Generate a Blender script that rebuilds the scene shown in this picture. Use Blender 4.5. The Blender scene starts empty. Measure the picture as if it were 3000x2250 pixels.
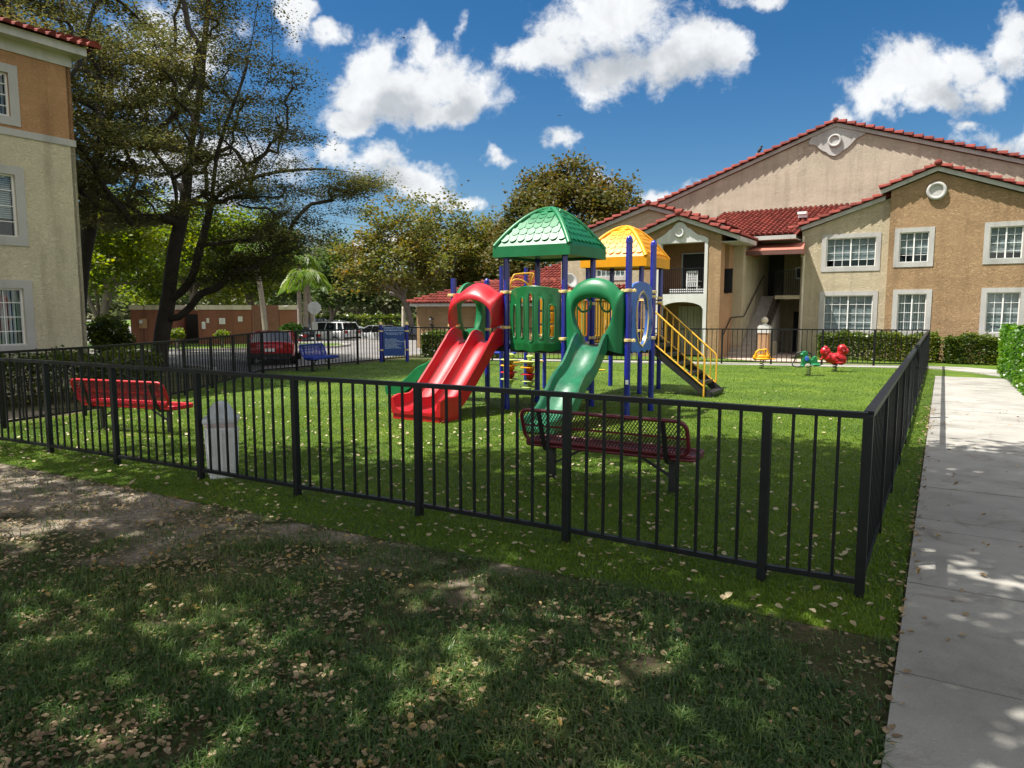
import bpy, bmesh, math, random
import numpy as np
from mathutils import Vector, Matrix
PI = math.pi
C = bpy.context.scene.collection
rnd = random.Random(7)
RNG = np.random.default_rng(11)

# ------------------------------------------------------------------ helpers
def V(*a): return Vector(a)

class MB:
    """collects shapes, then links them as one mesh object"""
    def __init__(s): s.v = []; s.f = []
    def add(s, vs, fs):
        o = len(s.v); s.v.extend([tuple(p) for p in vs]); s.f.extend([tuple(i + o for i in f) for f in fs]); return s
    def obox(s, p, a, b, c):
        p, a, b, c = Vector(p), Vector(a), Vector(b), Vector(c)
        if a.cross(b).dot(c) < 0: a, b = b, a
        vs = [p, p + a, p + a + b, p + b, p + c, p + a + c, p + a + b + c, p + b + c]
        return s.add(vs, [(0, 3, 2, 1), (4, 5, 6, 7), (0, 1, 5, 4), (1, 2, 6, 5), (2, 3, 7, 6), (3, 0, 4, 7)])
    def box(s, c, d, rz=0.0):
        ca, sa = math.cos(rz), math.sin(rz)
        a = Vector((ca * d[0], sa * d[0], 0)); b = Vector((-sa * d[1], ca * d[1], 0)); e = Vector((0, 0, d[2]))
        return s.obox(Vector(c) - a / 2 - b / 2 - e / 2, a, b, e)
    def bar(s, p, q, w, h, up=(0, 0, 1)):
        p, q = Vector(p), Vector(q); t = q - p; tn = t.normalized()
        sd = tn.cross(Vector(up))
        if sd.length < 1e-4: sd = tn.cross(Vector((0, 1, 0)))
        sd.normalize(); u = sd.cross(tn)
        return s.obox(p - sd * w / 2 - u * h / 2, sd * w, u * h, t)
    def tube(s, pts, r, n=8, closed=False, cap=True):
        pts = [Vector(p) for p in pts]; m = len(pts)
        rs = r if isinstance(r, (list, tuple, np.ndarray)) else [r] * m
        def tan(i):
            if closed: return (pts[(i + 1) % m] - pts[i - 1]).normalized()
            a, b = max(i - 1, 0), min(i + 1, m - 1)
            t = pts[b] - pts[a]
            return t.normalized() if t.length > 1e-9 else Vector((0, 0, 1))
        t = tan(0); nrm = t.orthogonal().normalized(); vs = []; fs = []
        for i in range(m):
            t2 = tan(i); q = t.rotation_difference(t2); nrm = q @ nrm; t = t2
            nrm = (nrm - t * nrm.dot(t)).normalized(); bn = t.cross(nrm)
            for k in range(n):
                a = 2 * PI * k / n
                vs.append(pts[i] + (nrm * math.cos(a) + bn * math.sin(a)) * rs[i])
        for i in range(m if closed else m - 1):
            j = (i + 1) % m
            for k in range(n):
                k2 = (k + 1) % n
                fs.append((i * n + k, i * n + k2, j * n + k2, j * n + k))
        if cap and not closed:
            fs.append(tuple(range(n - 1, -1, -1))); fs.append(tuple((m - 1) * n + k for k in range(n)))
        return s.add(vs, fs)
    def lathe(s, prof, c, n=16, sx=1.0, sy=1.0):
        c = Vector(c); vs = []; fs = []; m = len(prof)
        for (r, z) in prof:
            for k in range(n):
                a = 2 * PI * k / n; vs.append((c.x + sx * r * math.cos(a), c.y + sy * r * math.sin(a), c.z + z))
        for i in range(m - 1):
            for k in range(n):
                k2 = (k + 1) % n; fs.append((i * n + k, i * n + k2, (i + 1) * n + k2, (i + 1) * n + k))
        fs.append(tuple(range(n - 1, -1, -1))); fs.append(tuple((m - 1) * n + k for k in range(n)))
        return s.add(vs, fs)
    def ell(s, c, d, nu=14, nv=9, M=None):
        c = Vector(c); vs = []; fs = []
        for i in range(nv + 1):
            th = PI * i / nv
            for k in range(nu):
                a = 2 * PI * k / nu
                p = Vector((d[0] * math.sin(th) * math.cos(a), d[1] * math.sin(th) * math.sin(a), -d[2] * math.cos(th)))
                if M is not None: p = M @ p
                vs.append(c + p)
        for i in range(nv):
            for k in range(nu):
                k2 = (k + 1) % nu; fs.append((i * nu + k, i * nu + k2, (i + 1) * nu + k2, (i + 1) * nu + k))
        return s.add(vs, fs)
    def prism(s, poly, fa, fb):
        """poly: 2-D outline, fa / fb map it to the front and the back face"""
        n = len(poly); vs = [fa(*p) for p in poly] + [fb(*p) for p in poly]
        fs = [tuple(range(n)), tuple(range(2 * n - 1, n - 1, -1))]
        fs += [(i, i + n, (i + 1) % n + n, (i + 1) % n) for i in range(n)]
        return s.add(vs, fs)
    def sheet(s, fn, nu, nv, closeu=False, skip=None):
        vs = [fn(i / nu, j / nv) for j in range(nv + 1) for i in range(nu + 1)]; fs = []
        w = nu + 1
        for j in range(nv):
            for i in range(nu):
                if skip and skip((i + .5) / nu, (j + .5) / nv): continue
                fs.append((j * w + i, j * w + i + 1, (j + 1) * w + i + 1, (j + 1) * w + i))
        return s.add(vs, fs)
    def build(s, name, m, parent=None, smooth=False, fix=True, local=False):
        me = bpy.data.meshes.new(name); off = Vector((0, 0, 0))
        if parent is not None and not local: off = OFF.get(parent.name, off)
        me.from_pydata([tuple(Vector(p) - off) for p in s.v], [], s.f)
        if fix:
            b = bmesh.new(); b.from_mesh(me)
            if smooth: bmesh.ops.remove_doubles(b, verts=b.verts, dist=1e-5)
            bmesh.ops.recalc_face_normals(b, faces=b.faces); b.to_mesh(me); b.free()
        if smooth:
            me.shade_smooth()
            try: me.set_sharp_from_angle(angle=math.radians(smooth if smooth > 1 else 45))
            except Exception: pass
        me.materials.append(m)
        o = bpy.data.objects.new(name, me); C.objects.link(o)
        if parent is not None: o.parent = parent; OFF[o.name] = off if not local else Vector((0, 0, 0))
        return o
OFF = {}

def np_mesh(name, verts, nper, m, parent=None, smooth=False):
    """fast mesh of equal faces: verts (k*nper,3)"""
    me = bpy.data.meshes.new(name); n = len(verts); k = n // nper
    me.vertices.add(n); me.vertices.foreach_set('co', np.asarray(verts, np.float32).ravel())
    me.loops.add(n); me.loops.foreach_set('vertex_index', np.arange(n, dtype=np.int32))
    me.polygons.add(k); me.polygons.foreach_set('loop_start', np.arange(0, n, nper, dtype=np.int32))
    try: me.polygons.foreach_set('loop_total', np.full(k, nper, np.int32))
    except Exception: pass
    me.update(calc_edges=True); me.materials.append(m)
    o = bpy.data.objects.new(name, me); C.objects.link(o)
    if parent is not None: o.parent = parent
    return o

def thing(name, label, cat, loc=(0, 0, 0), rz=0.0, group=None):
    o = bpy.data.objects.new(name, None); C.objects.link(o); o.empty_display_size = .1
    o.location = loc; o.rotation_euler = (0, 0, rz); tag(o, label, cat, group)
    OFF[o.name] = Vector(loc); return o
def tag(o, label, cat, group=None, kind=None):
    o['label'] = label; o['category'] = cat
    if group: o['group'] = group
    if kind: o['kind'] = kind
    return o
def struct(o): o['kind'] = 'structure'; return o
def stuff(o, label, cat): o['kind'] = 'stuff'; o['label'] = label; o['category'] = cat; return o
def dup(root, loc, rz, label, group=None):
    r = root.copy(); C.objects.link(r); r.location = loc; r.rotation_euler = (0, 0, rz); r['label'] = label
    if group: r['group'] = group
    for ch in list(root.children):
        c = ch.copy(); C.objects.link(c); c.parent = r
        for g in list(ch.children):
            d = g.copy(); C.objects.link(d); d.parent = c
    return r

# ------------------------------------------------------------------ materials
def nodes(name):
    m = bpy.data.materials.new(name); m.use_nodes = True; nt = m.node_tree; nt.nodes.clear()
    out = nt.nodes.new('ShaderNodeOutputMaterial'); return m, nt, out
def N(nt, t, **k):
    n = nt.nodes.new(t)
    for a, b in k.items():
        if a.startswith('i_'):
            key = a[2:]; n.inputs[int(key) if key.isdigit() else key.replace('_', ' ')].default_value = b
        else: setattr(n, a, b)
    return n
def ramp(nt, stops, interp='LINEAR'):
    r = nt.nodes.new('ShaderNodeValToRGB'); r.color_ramp.interpolation = interp
    el = r.color_ramp.elements
    while len(el) > 1: el.remove(el[-1])
    el[0].position = stops[0][0]; el[0].color = (*stops[0][1], 1)
    for p, c in stops[1:]:
        e = el.new(p); e.color = (*c, 1)
    return r
def mat(name, col, rough=.6, metal=0, var=.12, vscale=3.0, bump=0.0, bscale=40.0, coat=0.0, island=0.0, spec=.5, dirt=None):
    m, nt, out = nodes(name); L = nt.links.new
    b = N(nt, 'ShaderNodeBsdfPrincipled'); b.inputs['Roughness'].default_value = rough; b.inputs['Metallic'].default_value = metal
    b.inputs['Specular IOR Level'].default_value = spec; b.inputs['Coat Weight'].default_value = coat
    L(b.outputs[0], out.inputs[0])
    tc = N(nt, 'ShaderNodeTexCoord')
    n1 = N(nt, 'ShaderNodeTexNoise', i_Scale=vscale, i_Detail=6.0, i_Roughness=.65); L(tc.outputs['Object'], n1.inputs['Vector'])
    lo = tuple(c * (1 - var) for c in col); hi = tuple(min(1, c * (1 + var)) for c in col)
    r = ramp(nt, [(.3, lo), (.7, hi)]); L(n1.outputs['Fac'], r.inputs[0]); src = r.outputs[0]
    if island:
        g = N(nt, 'ShaderNodeNewGeometry'); mp = N(nt, 'ShaderNodeMapRange'); mp.inputs[3].default_value = 1 - island; mp.inputs[4].default_value = 1 + island
        L(g.outputs['Random Per Island'], mp.inputs[0])
        mx = N(nt, 'ShaderNodeMix', data_type='RGBA', blend_type='MULTIPLY'); mx.inputs[0].default_value = 1
        L(src, mx.inputs[6]); L(mp.outputs[0], mx.inputs[7]); src = mx.outputs[2]
    if dirt:
        n3 = N(nt, 'ShaderNodeTexNoise', i_Scale=dirt[1], i_Detail=8.0, i_Roughness=.7); L(tc.outputs['Object'], n3.inputs['Vector'])
        mp = N(nt, 'ShaderNodeMapRange'); mp.inputs[1].default_value = .52; mp.inputs[2].default_value = .75; mp.inputs[4].default_value = dirt[2]
        L(n3.outputs['Fac'], mp.inputs[0])
        mx = N(nt, 'ShaderNodeMix', data_type='RGBA'); L(mp.outputs[0], mx.inputs[0]); L(src, mx.inputs[6]); mx.inputs[7].default_value = (*dirt[0], 1); src = mx.outputs[2]
    L(src, b.inputs['Base Color'])
    if bump:
        n2 = N(nt, 'ShaderNodeTexNoise', i_Scale=bscale, i_Detail=5.0, i_Roughness=.6); L(tc.outputs['Object'], n2.inputs['Vector'])
        bp = N(nt, 'ShaderNodeBump', i_Strength=bump, i_Distance=.02); L(n2.outputs['Fac'], bp.inputs['Height']); L(bp.outputs[0], b.inputs['Normal'])
    return m
def stucco(name, col, scale=7.0, strength=.7, stretch=(1, 1, 1)):
    m, nt, out = nodes(name); L = nt.links.new
    b = N(nt, 'ShaderNodeBsdfPrincipled'); b.inputs['Roughness'].default_value = .92; b.inputs['Specular IOR Level'].default_value = .2; L(b.outputs[0], out.inputs[0])
    tc = N(nt, 'ShaderNodeTexCoord'); mp = N(nt, 'ShaderNodeMapping'); mp.inputs['Scale'].default_value = stretch
    L(tc.outputs['Object'], mp.inputs[0])
    n1 = N(nt, 'ShaderNodeTexNoise', i_Scale=.9, i_Detail=7.0, i_Roughness=.6); L(mp.outputs[0], n1.inputs['Vector'])
    r = ramp(nt, [(.3, tuple(c * .86 for c in col)), (.7, tuple(min(1, c * 1.08) for c in col))]); L(n1.outputs['Fac'], r.inputs[0])
    n2 = N(nt, 'ShaderNodeTexNoise', i_Scale=scale, i_Detail=3.0, i_Roughness=.5, i_Distortion=1.6); L(mp.outputs[0], n2.inputs['Vector'])
    r2 = ramp(nt, [(.42, (0, 0, 0)), (.5, (1, 1, 1)), (.56, (.25, .25, .25)), (.72, (.8, .8, .8))]); L(n2.outputs['Fac'], r2.inputs[0])
    n3 = N(nt, 'ShaderNodeTexNoise', i_Scale=60.0, i_Detail=4.0); L(mp.outputs[0], n3.inputs['Vector'])
    ad = N(nt, 'ShaderNodeMath', operation='MULTIPLY_ADD'); L(n3.outputs['Fac'], ad.inputs[0]); ad.inputs[1].default_value = .35; L(r2.outputs[0], ad.inputs[2])
    bp = N(nt, 'ShaderNodeBump', i_Strength=strength, i_Distance=.03); L(ad.outputs[0], bp.inputs['Height']); L(bp.outputs[0], b.inputs['Normal'])
    # rain streaks and grime of the wall itself
    mp2 = N(nt, 'ShaderNodeMapping'); mp2.inputs['Scale'].default_value = (2.2, 2.2, .22); L(tc.outputs['Object'], mp2.inputs[0])
    n4 = N(nt, 'ShaderNodeTexNoise', i_Scale=1.3, i_Detail=6.0, i_Roughness=.65); L(mp2.outputs[0], n4.inputs['Vector'])
    r4 = ramp(nt, [(.48, (1, 1, 1)), (.75, (.72, .71, .69))]); L(n4.outputs['Fac'], r4.inputs[0])
    mx = N(nt, 'ShaderNodeMix', data_type='RGBA', blend_type='MULTIPLY'); mx.inputs[0].default_value = 1; L(r.outputs[0], mx.inputs[6]); L(r4.outputs[0], mx.inputs[7])
    L(mx.outputs[2], b.inputs['Base Color'])
    return m
def leafmat(name, cols, trans=.4, rough=.55):
    m, nt, out = nodes(name); L = nt.links.new
    g = N(nt, 'ShaderNodeNewGeometry'); tc = N(nt, 'ShaderNodeTexCoord')
    n1 = N(nt, 'ShaderNodeTexNoise', i_Scale=.55, i_Detail=3.0); L(tc.outputs['Object'], n1.inputs['Vector'])
    ad = N(nt, 'ShaderNodeMath', operation='MULTIPLY_ADD'); L(g.outputs['Random Per Island'], ad.inputs[0]); ad.inputs[1].default_value = .55
    sb = N(nt, 'ShaderNodeMapRange'); sb.inputs[1].default_value = .3; sb.inputs[2].default_value = .7; sb.inputs[4].default_value = .45
    L(n1.outputs['Fac'], sb.inputs[0]); L(sb.outputs[0], ad.inputs[2])
    k = len(cols); r = ramp(nt, [(i / max(1, k - 1), c) for i, c in enumerate(cols)]); L(ad.outputs[0], r.inputs[0])
    b = N(nt, 'ShaderNodeBsdfPrincipled'); b.inputs['Roughness'].default_value = rough; b.inputs['Specular IOR Level'].default_value = .35
    L(r.outputs[0], b.inputs['Base Color'])
    t = N(nt, 'ShaderNodeBsdfTranslucent'); hs = N(nt, 'ShaderNodeHueSaturation'); hs.inputs['Saturation'].default_value = 1.15; hs.inputs['Value'].default_value = 1.5
    L(r.outputs[0], hs.inputs['Color']); L(hs.outputs[0], t.inputs[0])
    mx = N(nt, 'ShaderNodeMixShader'); mx.inputs[0].default_value = trans; L(b.outputs[0], mx.inputs[1]); L(t.outputs[0], mx.inputs[2]); L(mx.outputs[0], out.inputs[0])
    return m
def glassmat(name, tint=(.9, .95, .95), ior=1.5, through=.85):
    m, nt, out = nodes(name); L = nt.links.new
    lw = N(nt, 'ShaderNodeLayerWeight', i_Blend=.5); f = N(nt, 'ShaderNodeMath', operation='POWER'); L(lw.outputs['Facing'], f.inputs[0]); f.inputs[1].default_value = 4.0
    t = N(nt, 'ShaderNodeBsdfTransparent'); t.inputs[0].default_value = (*[c * through for c in tint], 1)
    g = N(nt, 'ShaderNodeBsdfGlossy'); g.inputs['Roughness'].default_value = .03
    ad = N(nt, 'ShaderNodeMath', operation='MULTIPLY_ADD'); L(f.outputs[0], ad.inputs[0]); ad.inputs[1].default_value = .7; ad.inputs[2].default_value = (ior - 1) * .10
    mx = N(nt, 'ShaderNodeMixShader'); L(ad.outputs[0], mx.inputs[0]); L(t.outputs[0], mx.inputs[1]); L(g.outputs[0], mx.inputs[2]); L(mx.outputs[0], out.inputs[0])
    return m

M = {}
M['iron'] = mat('black_powder_coat', (.009, .011, .012), .42, .0, .3, 6, .08, 120, spec=.3)
M['cream'] = stucco('cream_stucco', (.56, .48, .335), 10.0, .75, (.8, .8, 1.9))
M['tan'] = stucco('tan_stucco', (.42, .278, .155), 10.0, .85, (.8, .8, 1.9))
M['gablecream'] = stucco('pale_stucco', (.50, .43, .335), 10.0, .6, (.8, .8, 1.9))
M['pinktan'] = stucco('peach_stucco', (.50, .30, .17), 10.0, .7, (.8, .8, 1.9))
M['leftcream'] = stucco('cream_stucco_left_house', (.60, .54, .39), 9.0, .55)  # slightly paler cream for the left house
M['leftbrown'] = stucco('brown_stucco', (.45, .255, .13), 9.0, .55)
M['trim'] = stucco('white_trim', (.45, .44, .42), 18, .2)
M['whitetrim'] = stucco('white_painted_trim', (.58, .575, .55), 18, .15)
M['tile'] = mat('terracotta_roof_tile', (.165, .034, .025), .8, 0, .4, 2.5, .25, 50, island=.28, spec=.2)
M['darkwood'] = mat('dark_painted_wood', (.045, .03, .022), .6)
M['white'] = mat('white_vinyl', (.78, .78, .76), .35, var=.04)
M['glass'] = glassmat('window_glass', ior=1.38)
M['blind'] = mat('white_blind', (.74, .76, .75), .7, var=.06)
M['dark'] = mat('dark_interior', (.02, .02, .022), .8)
M['concrete'] = None
M['blue'] = mat('blue_steel_post', (.010, .018, .26), .25, 0, .1, 3, coat=.35, dirt=((.08, .10, .28), 6.0, .2))
M['green'] = mat('green_plastic', (.008, .155, .052), .40, 0, .15, 3, .08, 30, coat=.0, spec=.4, dirt=((.05, .2, .12), 5.0, .3))
M['greendk'] = mat('green_moulded_panel', (.006, .135, .036), .28, 0, .12, 3, .06, 30, coat=.2, dirt=((.03, .16, .07), 5.0, .3))
M['greenslide'] = mat('worn_green_slide', (.016, .135, .066), .3, 0, .3, 2.2, .1, 22, coat=.2, dirt=((.11, .23, .16), 3.5, .55))
M['red'] = mat('red_plastic', (.42, .003, .010), .4, 0, .15, 3, .06, 30, coat=.15, dirt=((.30, .03, .06), 4.0, .5))
M['yellow'] = mat('yellow_plastic', (.72, .31, .005), .46, 0, .1, 3, .05, 30, coat=.0, spec=.35, dirt=((.6, .3, .05), 5.0, .3))
M['yellowbar'] = mat('yellow_painted_steel', (.66, .36, .03), .35, 0, .15, 5)
M['orange'] = mat('orange_plastic', (.85, .22, .01), .35)
M['lime'] = mat('lime_plastic', (.38, .47, .14), .4)
M['bluepanel'] = mat('sky_blue_plastic', (.03, .13, .48), .35, 0, .18, 5, dirt=((.12, .2, .45), 6.0, .5))
M['deck'] = mat('black_rubber_deck', (.028, .03, .034), .6, 0, .3, 8)
M['blacksteel'] = mat('black_steel', (.016, .016, .018), .45, 0, .2, 6)
M['bubble'] = glassmat('clear_acrylic', (.95, .97, 1.0), 1.45, .93)
M['maroon'] = mat('maroon_plastisol', (.13, .015, .026), .38, 0, .2, 6)
M['redbench'] = mat('red_plastisol', (.45, .010, .022), .38, 0, .12, 6)
M['bluebench'] = mat('blue_plastisol', (.012, .035, .28), .35, 0, .15, 6)
M['bin'] = mat('white_bin_plastic', (.80, .80, .80), .5, 0, .08, 4, dirt=((.4, .4, .38), 7.0, .4))
M['binlid'] = mat('grey_bin_lid', (.56, .58, .60), .45, 0, .08, 4)
M['bag'] = mat('bin_bag', (.62, .5, .5), .4)
M['signblue'] = mat('sign_blue', (.010, .05, .24), .4, 0, .08, 4)
M['lettering'] = mat('pale_blue_lettering', (.62, .76, .95), .5, var=.02)
M['gold'] = mat('cream_plastic_cap', (.72, .55, .24), .35, 0, .1, 5)
M['bark'] = mat('dark_bark', (.038, .031, .024), .9, 0, .4, 5, .8, 18)
M['greybark'] = mat('grey_bark', (.20, .175, .145), .9, 0, .35, 4, .7, 16)
M['palmbark'] = mat('palm_bark', (.27, .235, .19), .9, 0, .25, 5, .6, 14)
M['brownwall'] = stucco('brown_painted_block', (.235, .10, .064), 22, .25)
M['browngate'] = mat('brown_painted_boards', (.19, .082, .052), .7, 0, .2, 5, .3, 20)
M['cap'] = stucco('cream_coping', (.6, .54, .43), 18, .2)
M['awning'] = mat('rust_canvas', (.36, .125, .085), .85, 0, .12, 5, .1, 60)
M['step'] = mat('concrete_steps', (.42, .37, .32), .9, 0, .2, 5, .3, 40)
M['galv'] = mat('galvanised_steel', (.42, .44, .46), .45, .6, .15, 8)
M['chairwhite'] = mat('white_resin', (.7, .7, .7), .45, var=.04)
M['birdblack'] = mat('black_plumage', (.012, .012, .014), .7)
M['valance'] = mat('dark_rust_canvas', (.11, .045, .035), .85, 0, .12, 5)
M['maroonshade'] = mat('maroon_mesh_shade_dark', (.05, .010, .014), .45, 0, .2, 6)  # maroon darkened in the colour to stand in for shade on the backrest mesh
# ------------------------------------------------------------------ camera, sun, sky
CAMH = 1.8; FU = 1530.0; PITCH = math.atan(161.5 / FU)
CP, SP = math.cos(PITCH), math.sin(PITCH)
cam = bpy.data.cameras.new('camera'); cam.sensor_width = 36; cam.lens = FU / 2212 * 36; cam.clip_start = .05; cam.clip_end = 3000
camo = bpy.data.objects.new('camera', cam); C.objects.link(camo); camo.location = (0, 0, CAMH); camo.rotation_euler = (PI / 2 - PITCH, 0, 0)
bpy.context.scene.camera = camo
def ray(u, v):
    x = (u - 1106) / FU; y = -(v - 829.5) / FU
    return Vector((x, CP + y * SP, -SP + y * CP))
def gnd(u, v, z=0.0):
    d = ray(u, v); t = (z - CAMH) / d.z; return Vector((0, 0, CAMH)) + d * t
def aty(u, v, Y):
    d = ray(u, v); return Vector((0, 0, CAMH)) + d * (Y / d.y)

AZ, EL = math.radians(8), math.radians(63)
SUN = Vector((-math.cos(AZ) * math.cos(EL), -math.sin(AZ) * math.cos(EL), math.sin(EL)))
sl = bpy.data.lights.new('sun', 'SUN'); sl.energy = 5.0; sl.angle = math.radians(.53); sl.color = (1, .955, .88)
so = bpy.data.objects.new('sun', sl); C.objects.link(so); so.rotation_euler = SUN.to_track_quat('Z', 'Y').to_euler(); so.location = (-20, -5, 40)

sc = bpy.context.scene
sc.view_settings.view_transform = 'Standard'; sc.view_settings.look = 'None'; sc.view_settings.gamma = 1; sc.view_settings.exposure = 0.95
sc.cycles.max_bounces = 6; sc.cycles.diffuse_bounces = 3; sc.cycles.transparent_max_bounces = 8; sc.cycles.caustics_reflective = False; sc.cycles.caustics_refractive = False
sc.cycles.sample_clamp_indirect = 6

def make_world():
    w = bpy.data.worlds.new('World'); sc.world = w; w.use_nodes = True; nt = w.node_tree; nt.nodes.clear(); L = nt.links.new
    out = N(nt, 'ShaderNodeOutputWorld'); bg = N(nt, 'ShaderNodeBackground'); bg.inputs[1].default_value = .115; L(bg.outputs[0], out.inputs[0])
    sk = N(nt, 'ShaderNodeTexSky', sky_type='NISHITA', sun_disc=False, sun_elevation=EL, sun_rotation=math.radians(262), air_density=1.0, dust_density=.35, ozone_density=3.0)
    hs = N(nt, 'ShaderNodeHueSaturation'); hs.inputs['Saturation'].default_value = 1.36; hs.inputs['Value'].default_value = .47; L(sk.outputs[0], hs.inputs['Color'])
    tc = N(nt, 'ShaderNodeTexCoord'); sp = N(nt, 'ShaderNodeSeparateXYZ'); L(tc.outputs['Generated'], sp.inputs[0])
    def mth(op, a, b=None, c=None, clamp=False):
        n = N(nt, 'ShaderNodeMath', operation=op, use_clamp=clamp)
        for i, q in enumerate((a, b, c)):
            if q is None: continue
            if isinstance(q, (int, float)): n.inputs[i].default_value = q
            else: L(q, n.inputs[i])
        return n.outputs[0]
    # cloud plane: the direction of the sky divided by its reach towards the north
    yy = mth('MAXIMUM', mth('ABSOLUTE', sp.outputs[1]), .05)
    px = mth('DIVIDE', sp.outputs[0], yy); pz = mth('DIVIDE', sp.outputs[2], yy)
    cb = N(nt, 'ShaderNodeCombineXYZ'); L(px, cb.inputs[0]); L(pz, cb.inputs[1])
    sgn = mth('SIGN', sp.outputs[1]); L(mth('MULTIPLY', sgn, .3), cb.inputs[2])
    def fbm(scale, det, rough, dist=0.0, off=0.0):
        n = N(nt, 'ShaderNodeTexNoise', i_Scale=scale, i_Detail=det, i_Roughness=rough, i_Distortion=dist)
        mp = N(nt, 'ShaderNodeMapping'); mp.inputs['Location'].default_value = (off, off * 1.7, 0); L(cb.outputs[0], mp.inputs[0]); L(mp.outputs[0], n.inputs['Vector']); return n.outputs['Fac']
    wx = N(nt, 'ShaderNodeTexNoise', i_Scale=5.0, i_Detail=5.0, i_Roughness=.62); L(cb.outputs[0], wx.inputs['Vector'])
    wv = N(nt, 'ShaderNodeVectorMath', operation='SUBTRACT'); L(wx.outputs['Color'], wv.inputs[0]); wv.inputs[1].default_value = (.5, .5, .5)
    ws = N(nt, 'ShaderNodeVectorMath', operation='MULTIPLY_ADD'); L(wv.outputs[0], ws.inputs[0]); ws.inputs[1].default_value = (.20, .15, 0); L(cb.outputs[0], ws.inputs[2])
    warped = ws.outputs[0]
    def blobs(lst):
        acc = None
        for (u, v, ru, rv, wt) in lst:
            d = ray(u, v); c = (d.x / d.y, d.z / d.y); k = 1 / (FU * d.y)
            s = N(nt, 'ShaderNodeVectorMath', operation='SUBTRACT'); L(warped, s.inputs[0]); s.inputs[1].default_value = (c[0], c[1], .3)
            m2 = N(nt, 'ShaderNodeVectorMath', operation='MULTIPLY'); L(s.outputs[0], m2.inputs[0]); m2.inputs[1].default_value = (1 / (ru * k), 1 / (rv * k), 4.0)
            ln = N(nt, 'ShaderNodeVectorMath', operation='LENGTH'); L(m2.outputs[0], ln.inputs[0])
            f = mth('MULTIPLY', mth('SUBTRACT', 1.0, ln.outputs['Value']), wt)
            acc = f if acc is None else mth('SMOOTH_MAX', acc, f, .25)
        return acc
    body = [(880, 195, 190, 105, 1), (790, 175, 105, 85, 1), (898, 118, 60, 70, 1), (1010, 215, 125, 70, 1), (775, 255, 95, 45, 1), (960, 245, 150, 45, 1),
            (1230, 60, 120, 100, 1), (1300, 20, 170, 95, 1), (1430, 115, 150, 85, 1), (1195, 115, 95, 55, 1), (1525, 105, 90, 50, 1), (1320, 150, 110, 60, 1),
            (1960, 170, 140, 85, 1), (2065, 150, 110, 70, 1), (2010, 220, 140, 50, 1), (1880, 195, 85, 52, 1), (2120, 190, 70, 60, 1),
            (2200, 120, 75, 75, 1), (2215, 55, 50, 60, .8), (2170, 300, 150, 45, .9), (2085, 272, 70, 30, .8),
            (800, 355, 90, 60, 1), (885, 385, 90, 48, 1), (925, 415, 60, 26, .8), (725, 320, 55, 70, 1), (1225, 298, 70, 34, .8), (1063, 343, 36, 22, .7),
            (1650, 8, 150, 32, .9), (1450, 398, 75, 42, 1), (1180, 390, 55, 24, .8), (700, 68, 45, 28, .6), (640, 30, 45, 55, .9), (480, 380, 330, 130, .8),
            (330, 130, 220, 150, .6), (740, 535, 90, 32, .8), (985, 445, 60, 22, .8), (1012, 55, 26, 40, .45), (1785, 232, 32, 22, .7), (850, 520, 60, 22, .7), (1280, 380, 60, 20, .6)]
    fld = blobs(body)
    n1 = fbm(7.0, 12.0, .66, .25); n2 = fbm(24.0, 9.0, .68, .3, 3.1)
    d1 = mth('MULTIPLY_ADD', mth('SUBTRACT', n1, .5), 2.3, fld); d2 = mth('MULTIPLY_ADD', mth('SUBTRACT', n2, .5), 1.15, d1)
    mr = N(nt, 'ShaderNodeMapRange', interpolation_type='SMOOTHSTEP'); mr.inputs[1].default_value = .0; mr.inputs[2].default_value = .62; L(d2, mr.inputs[0])
    # thick cores let less light through and show grey
    core = blobs([(860, 235, 150, 55, 1), (1000, 245, 110, 40, .8), (1340, 120, 130, 70, 1), (1450, 155, 110, 50, 1), (1270, 140, 90, 45, .8), (2030, 215, 120, 48, 1), (2110, 230, 70, 40, .9),
                  (830, 385, 90, 36, .9), (480, 420, 260, 80, .7), (2190, 150, 60, 40, .8), (2170, 315, 120, 28, .8), (1460, 410, 50, 20, .6)])
    c1 = mth('MULTIPLY_ADD', mth('SUBTRACT', fbm(11.0, 7.0, .6, .3, 7.7), .5), 1.5, core)
    cr = N(nt, 'ShaderNodeMapRange', interpolation_type='SMOOTHSTEP'); cr.inputs[1].default_value = -.05; cr.inputs[2].default_value = .85; L(c1, cr.inputs[0])
    pf = N(nt, 'ShaderNodeMapRange'); pf.inputs[1].default_value = .32; pf.inputs[2].default_value = .72; pf.inputs[3].default_value = .86; pf.inputs[4].default_value = 1.06; L(fbm(17.0, 8.0, .65, .5, 5.0), pf.inputs[0])
    cc = N(nt, 'ShaderNodeMix', data_type='RGBA'); cc.inputs[6].default_value = (4.4, 4.5, 4.6, 1); cc.inputs[7].default_value = (2.65, 2.83, 3.05, 1); L(cr.outputs[0], cc.inputs[0])
    cm = N(nt, 'ShaderNodeMix', data_type='RGBA', blend_type='MULTIPLY'); cm.inputs[0].default_value = 1; L(cc.outputs[2], cm.inputs[6]); L(pf.outputs[0], cm.inputs[7])
    fin = N(nt, 'ShaderNodeMix', data_type='RGBA'); L(mr.outputs[0], fin.inputs[0]); L(hs.outputs[0], fin.inputs[6]); L(cm.outputs[2], fin.inputs[7])
    # bright broken cloud added out of view, overhead and behind the viewer, to fill the shade
    z1 = mth('MAXIMUM', sp.outputs[2], .12); ob = N(nt, 'ShaderNodeCombineXYZ'); L(mth('DIVIDE', sp.outputs[0], z1), ob.inputs[0]); L(mth('DIVIDE', sp.outputs[1], z1), ob.inputs[1])
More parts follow.
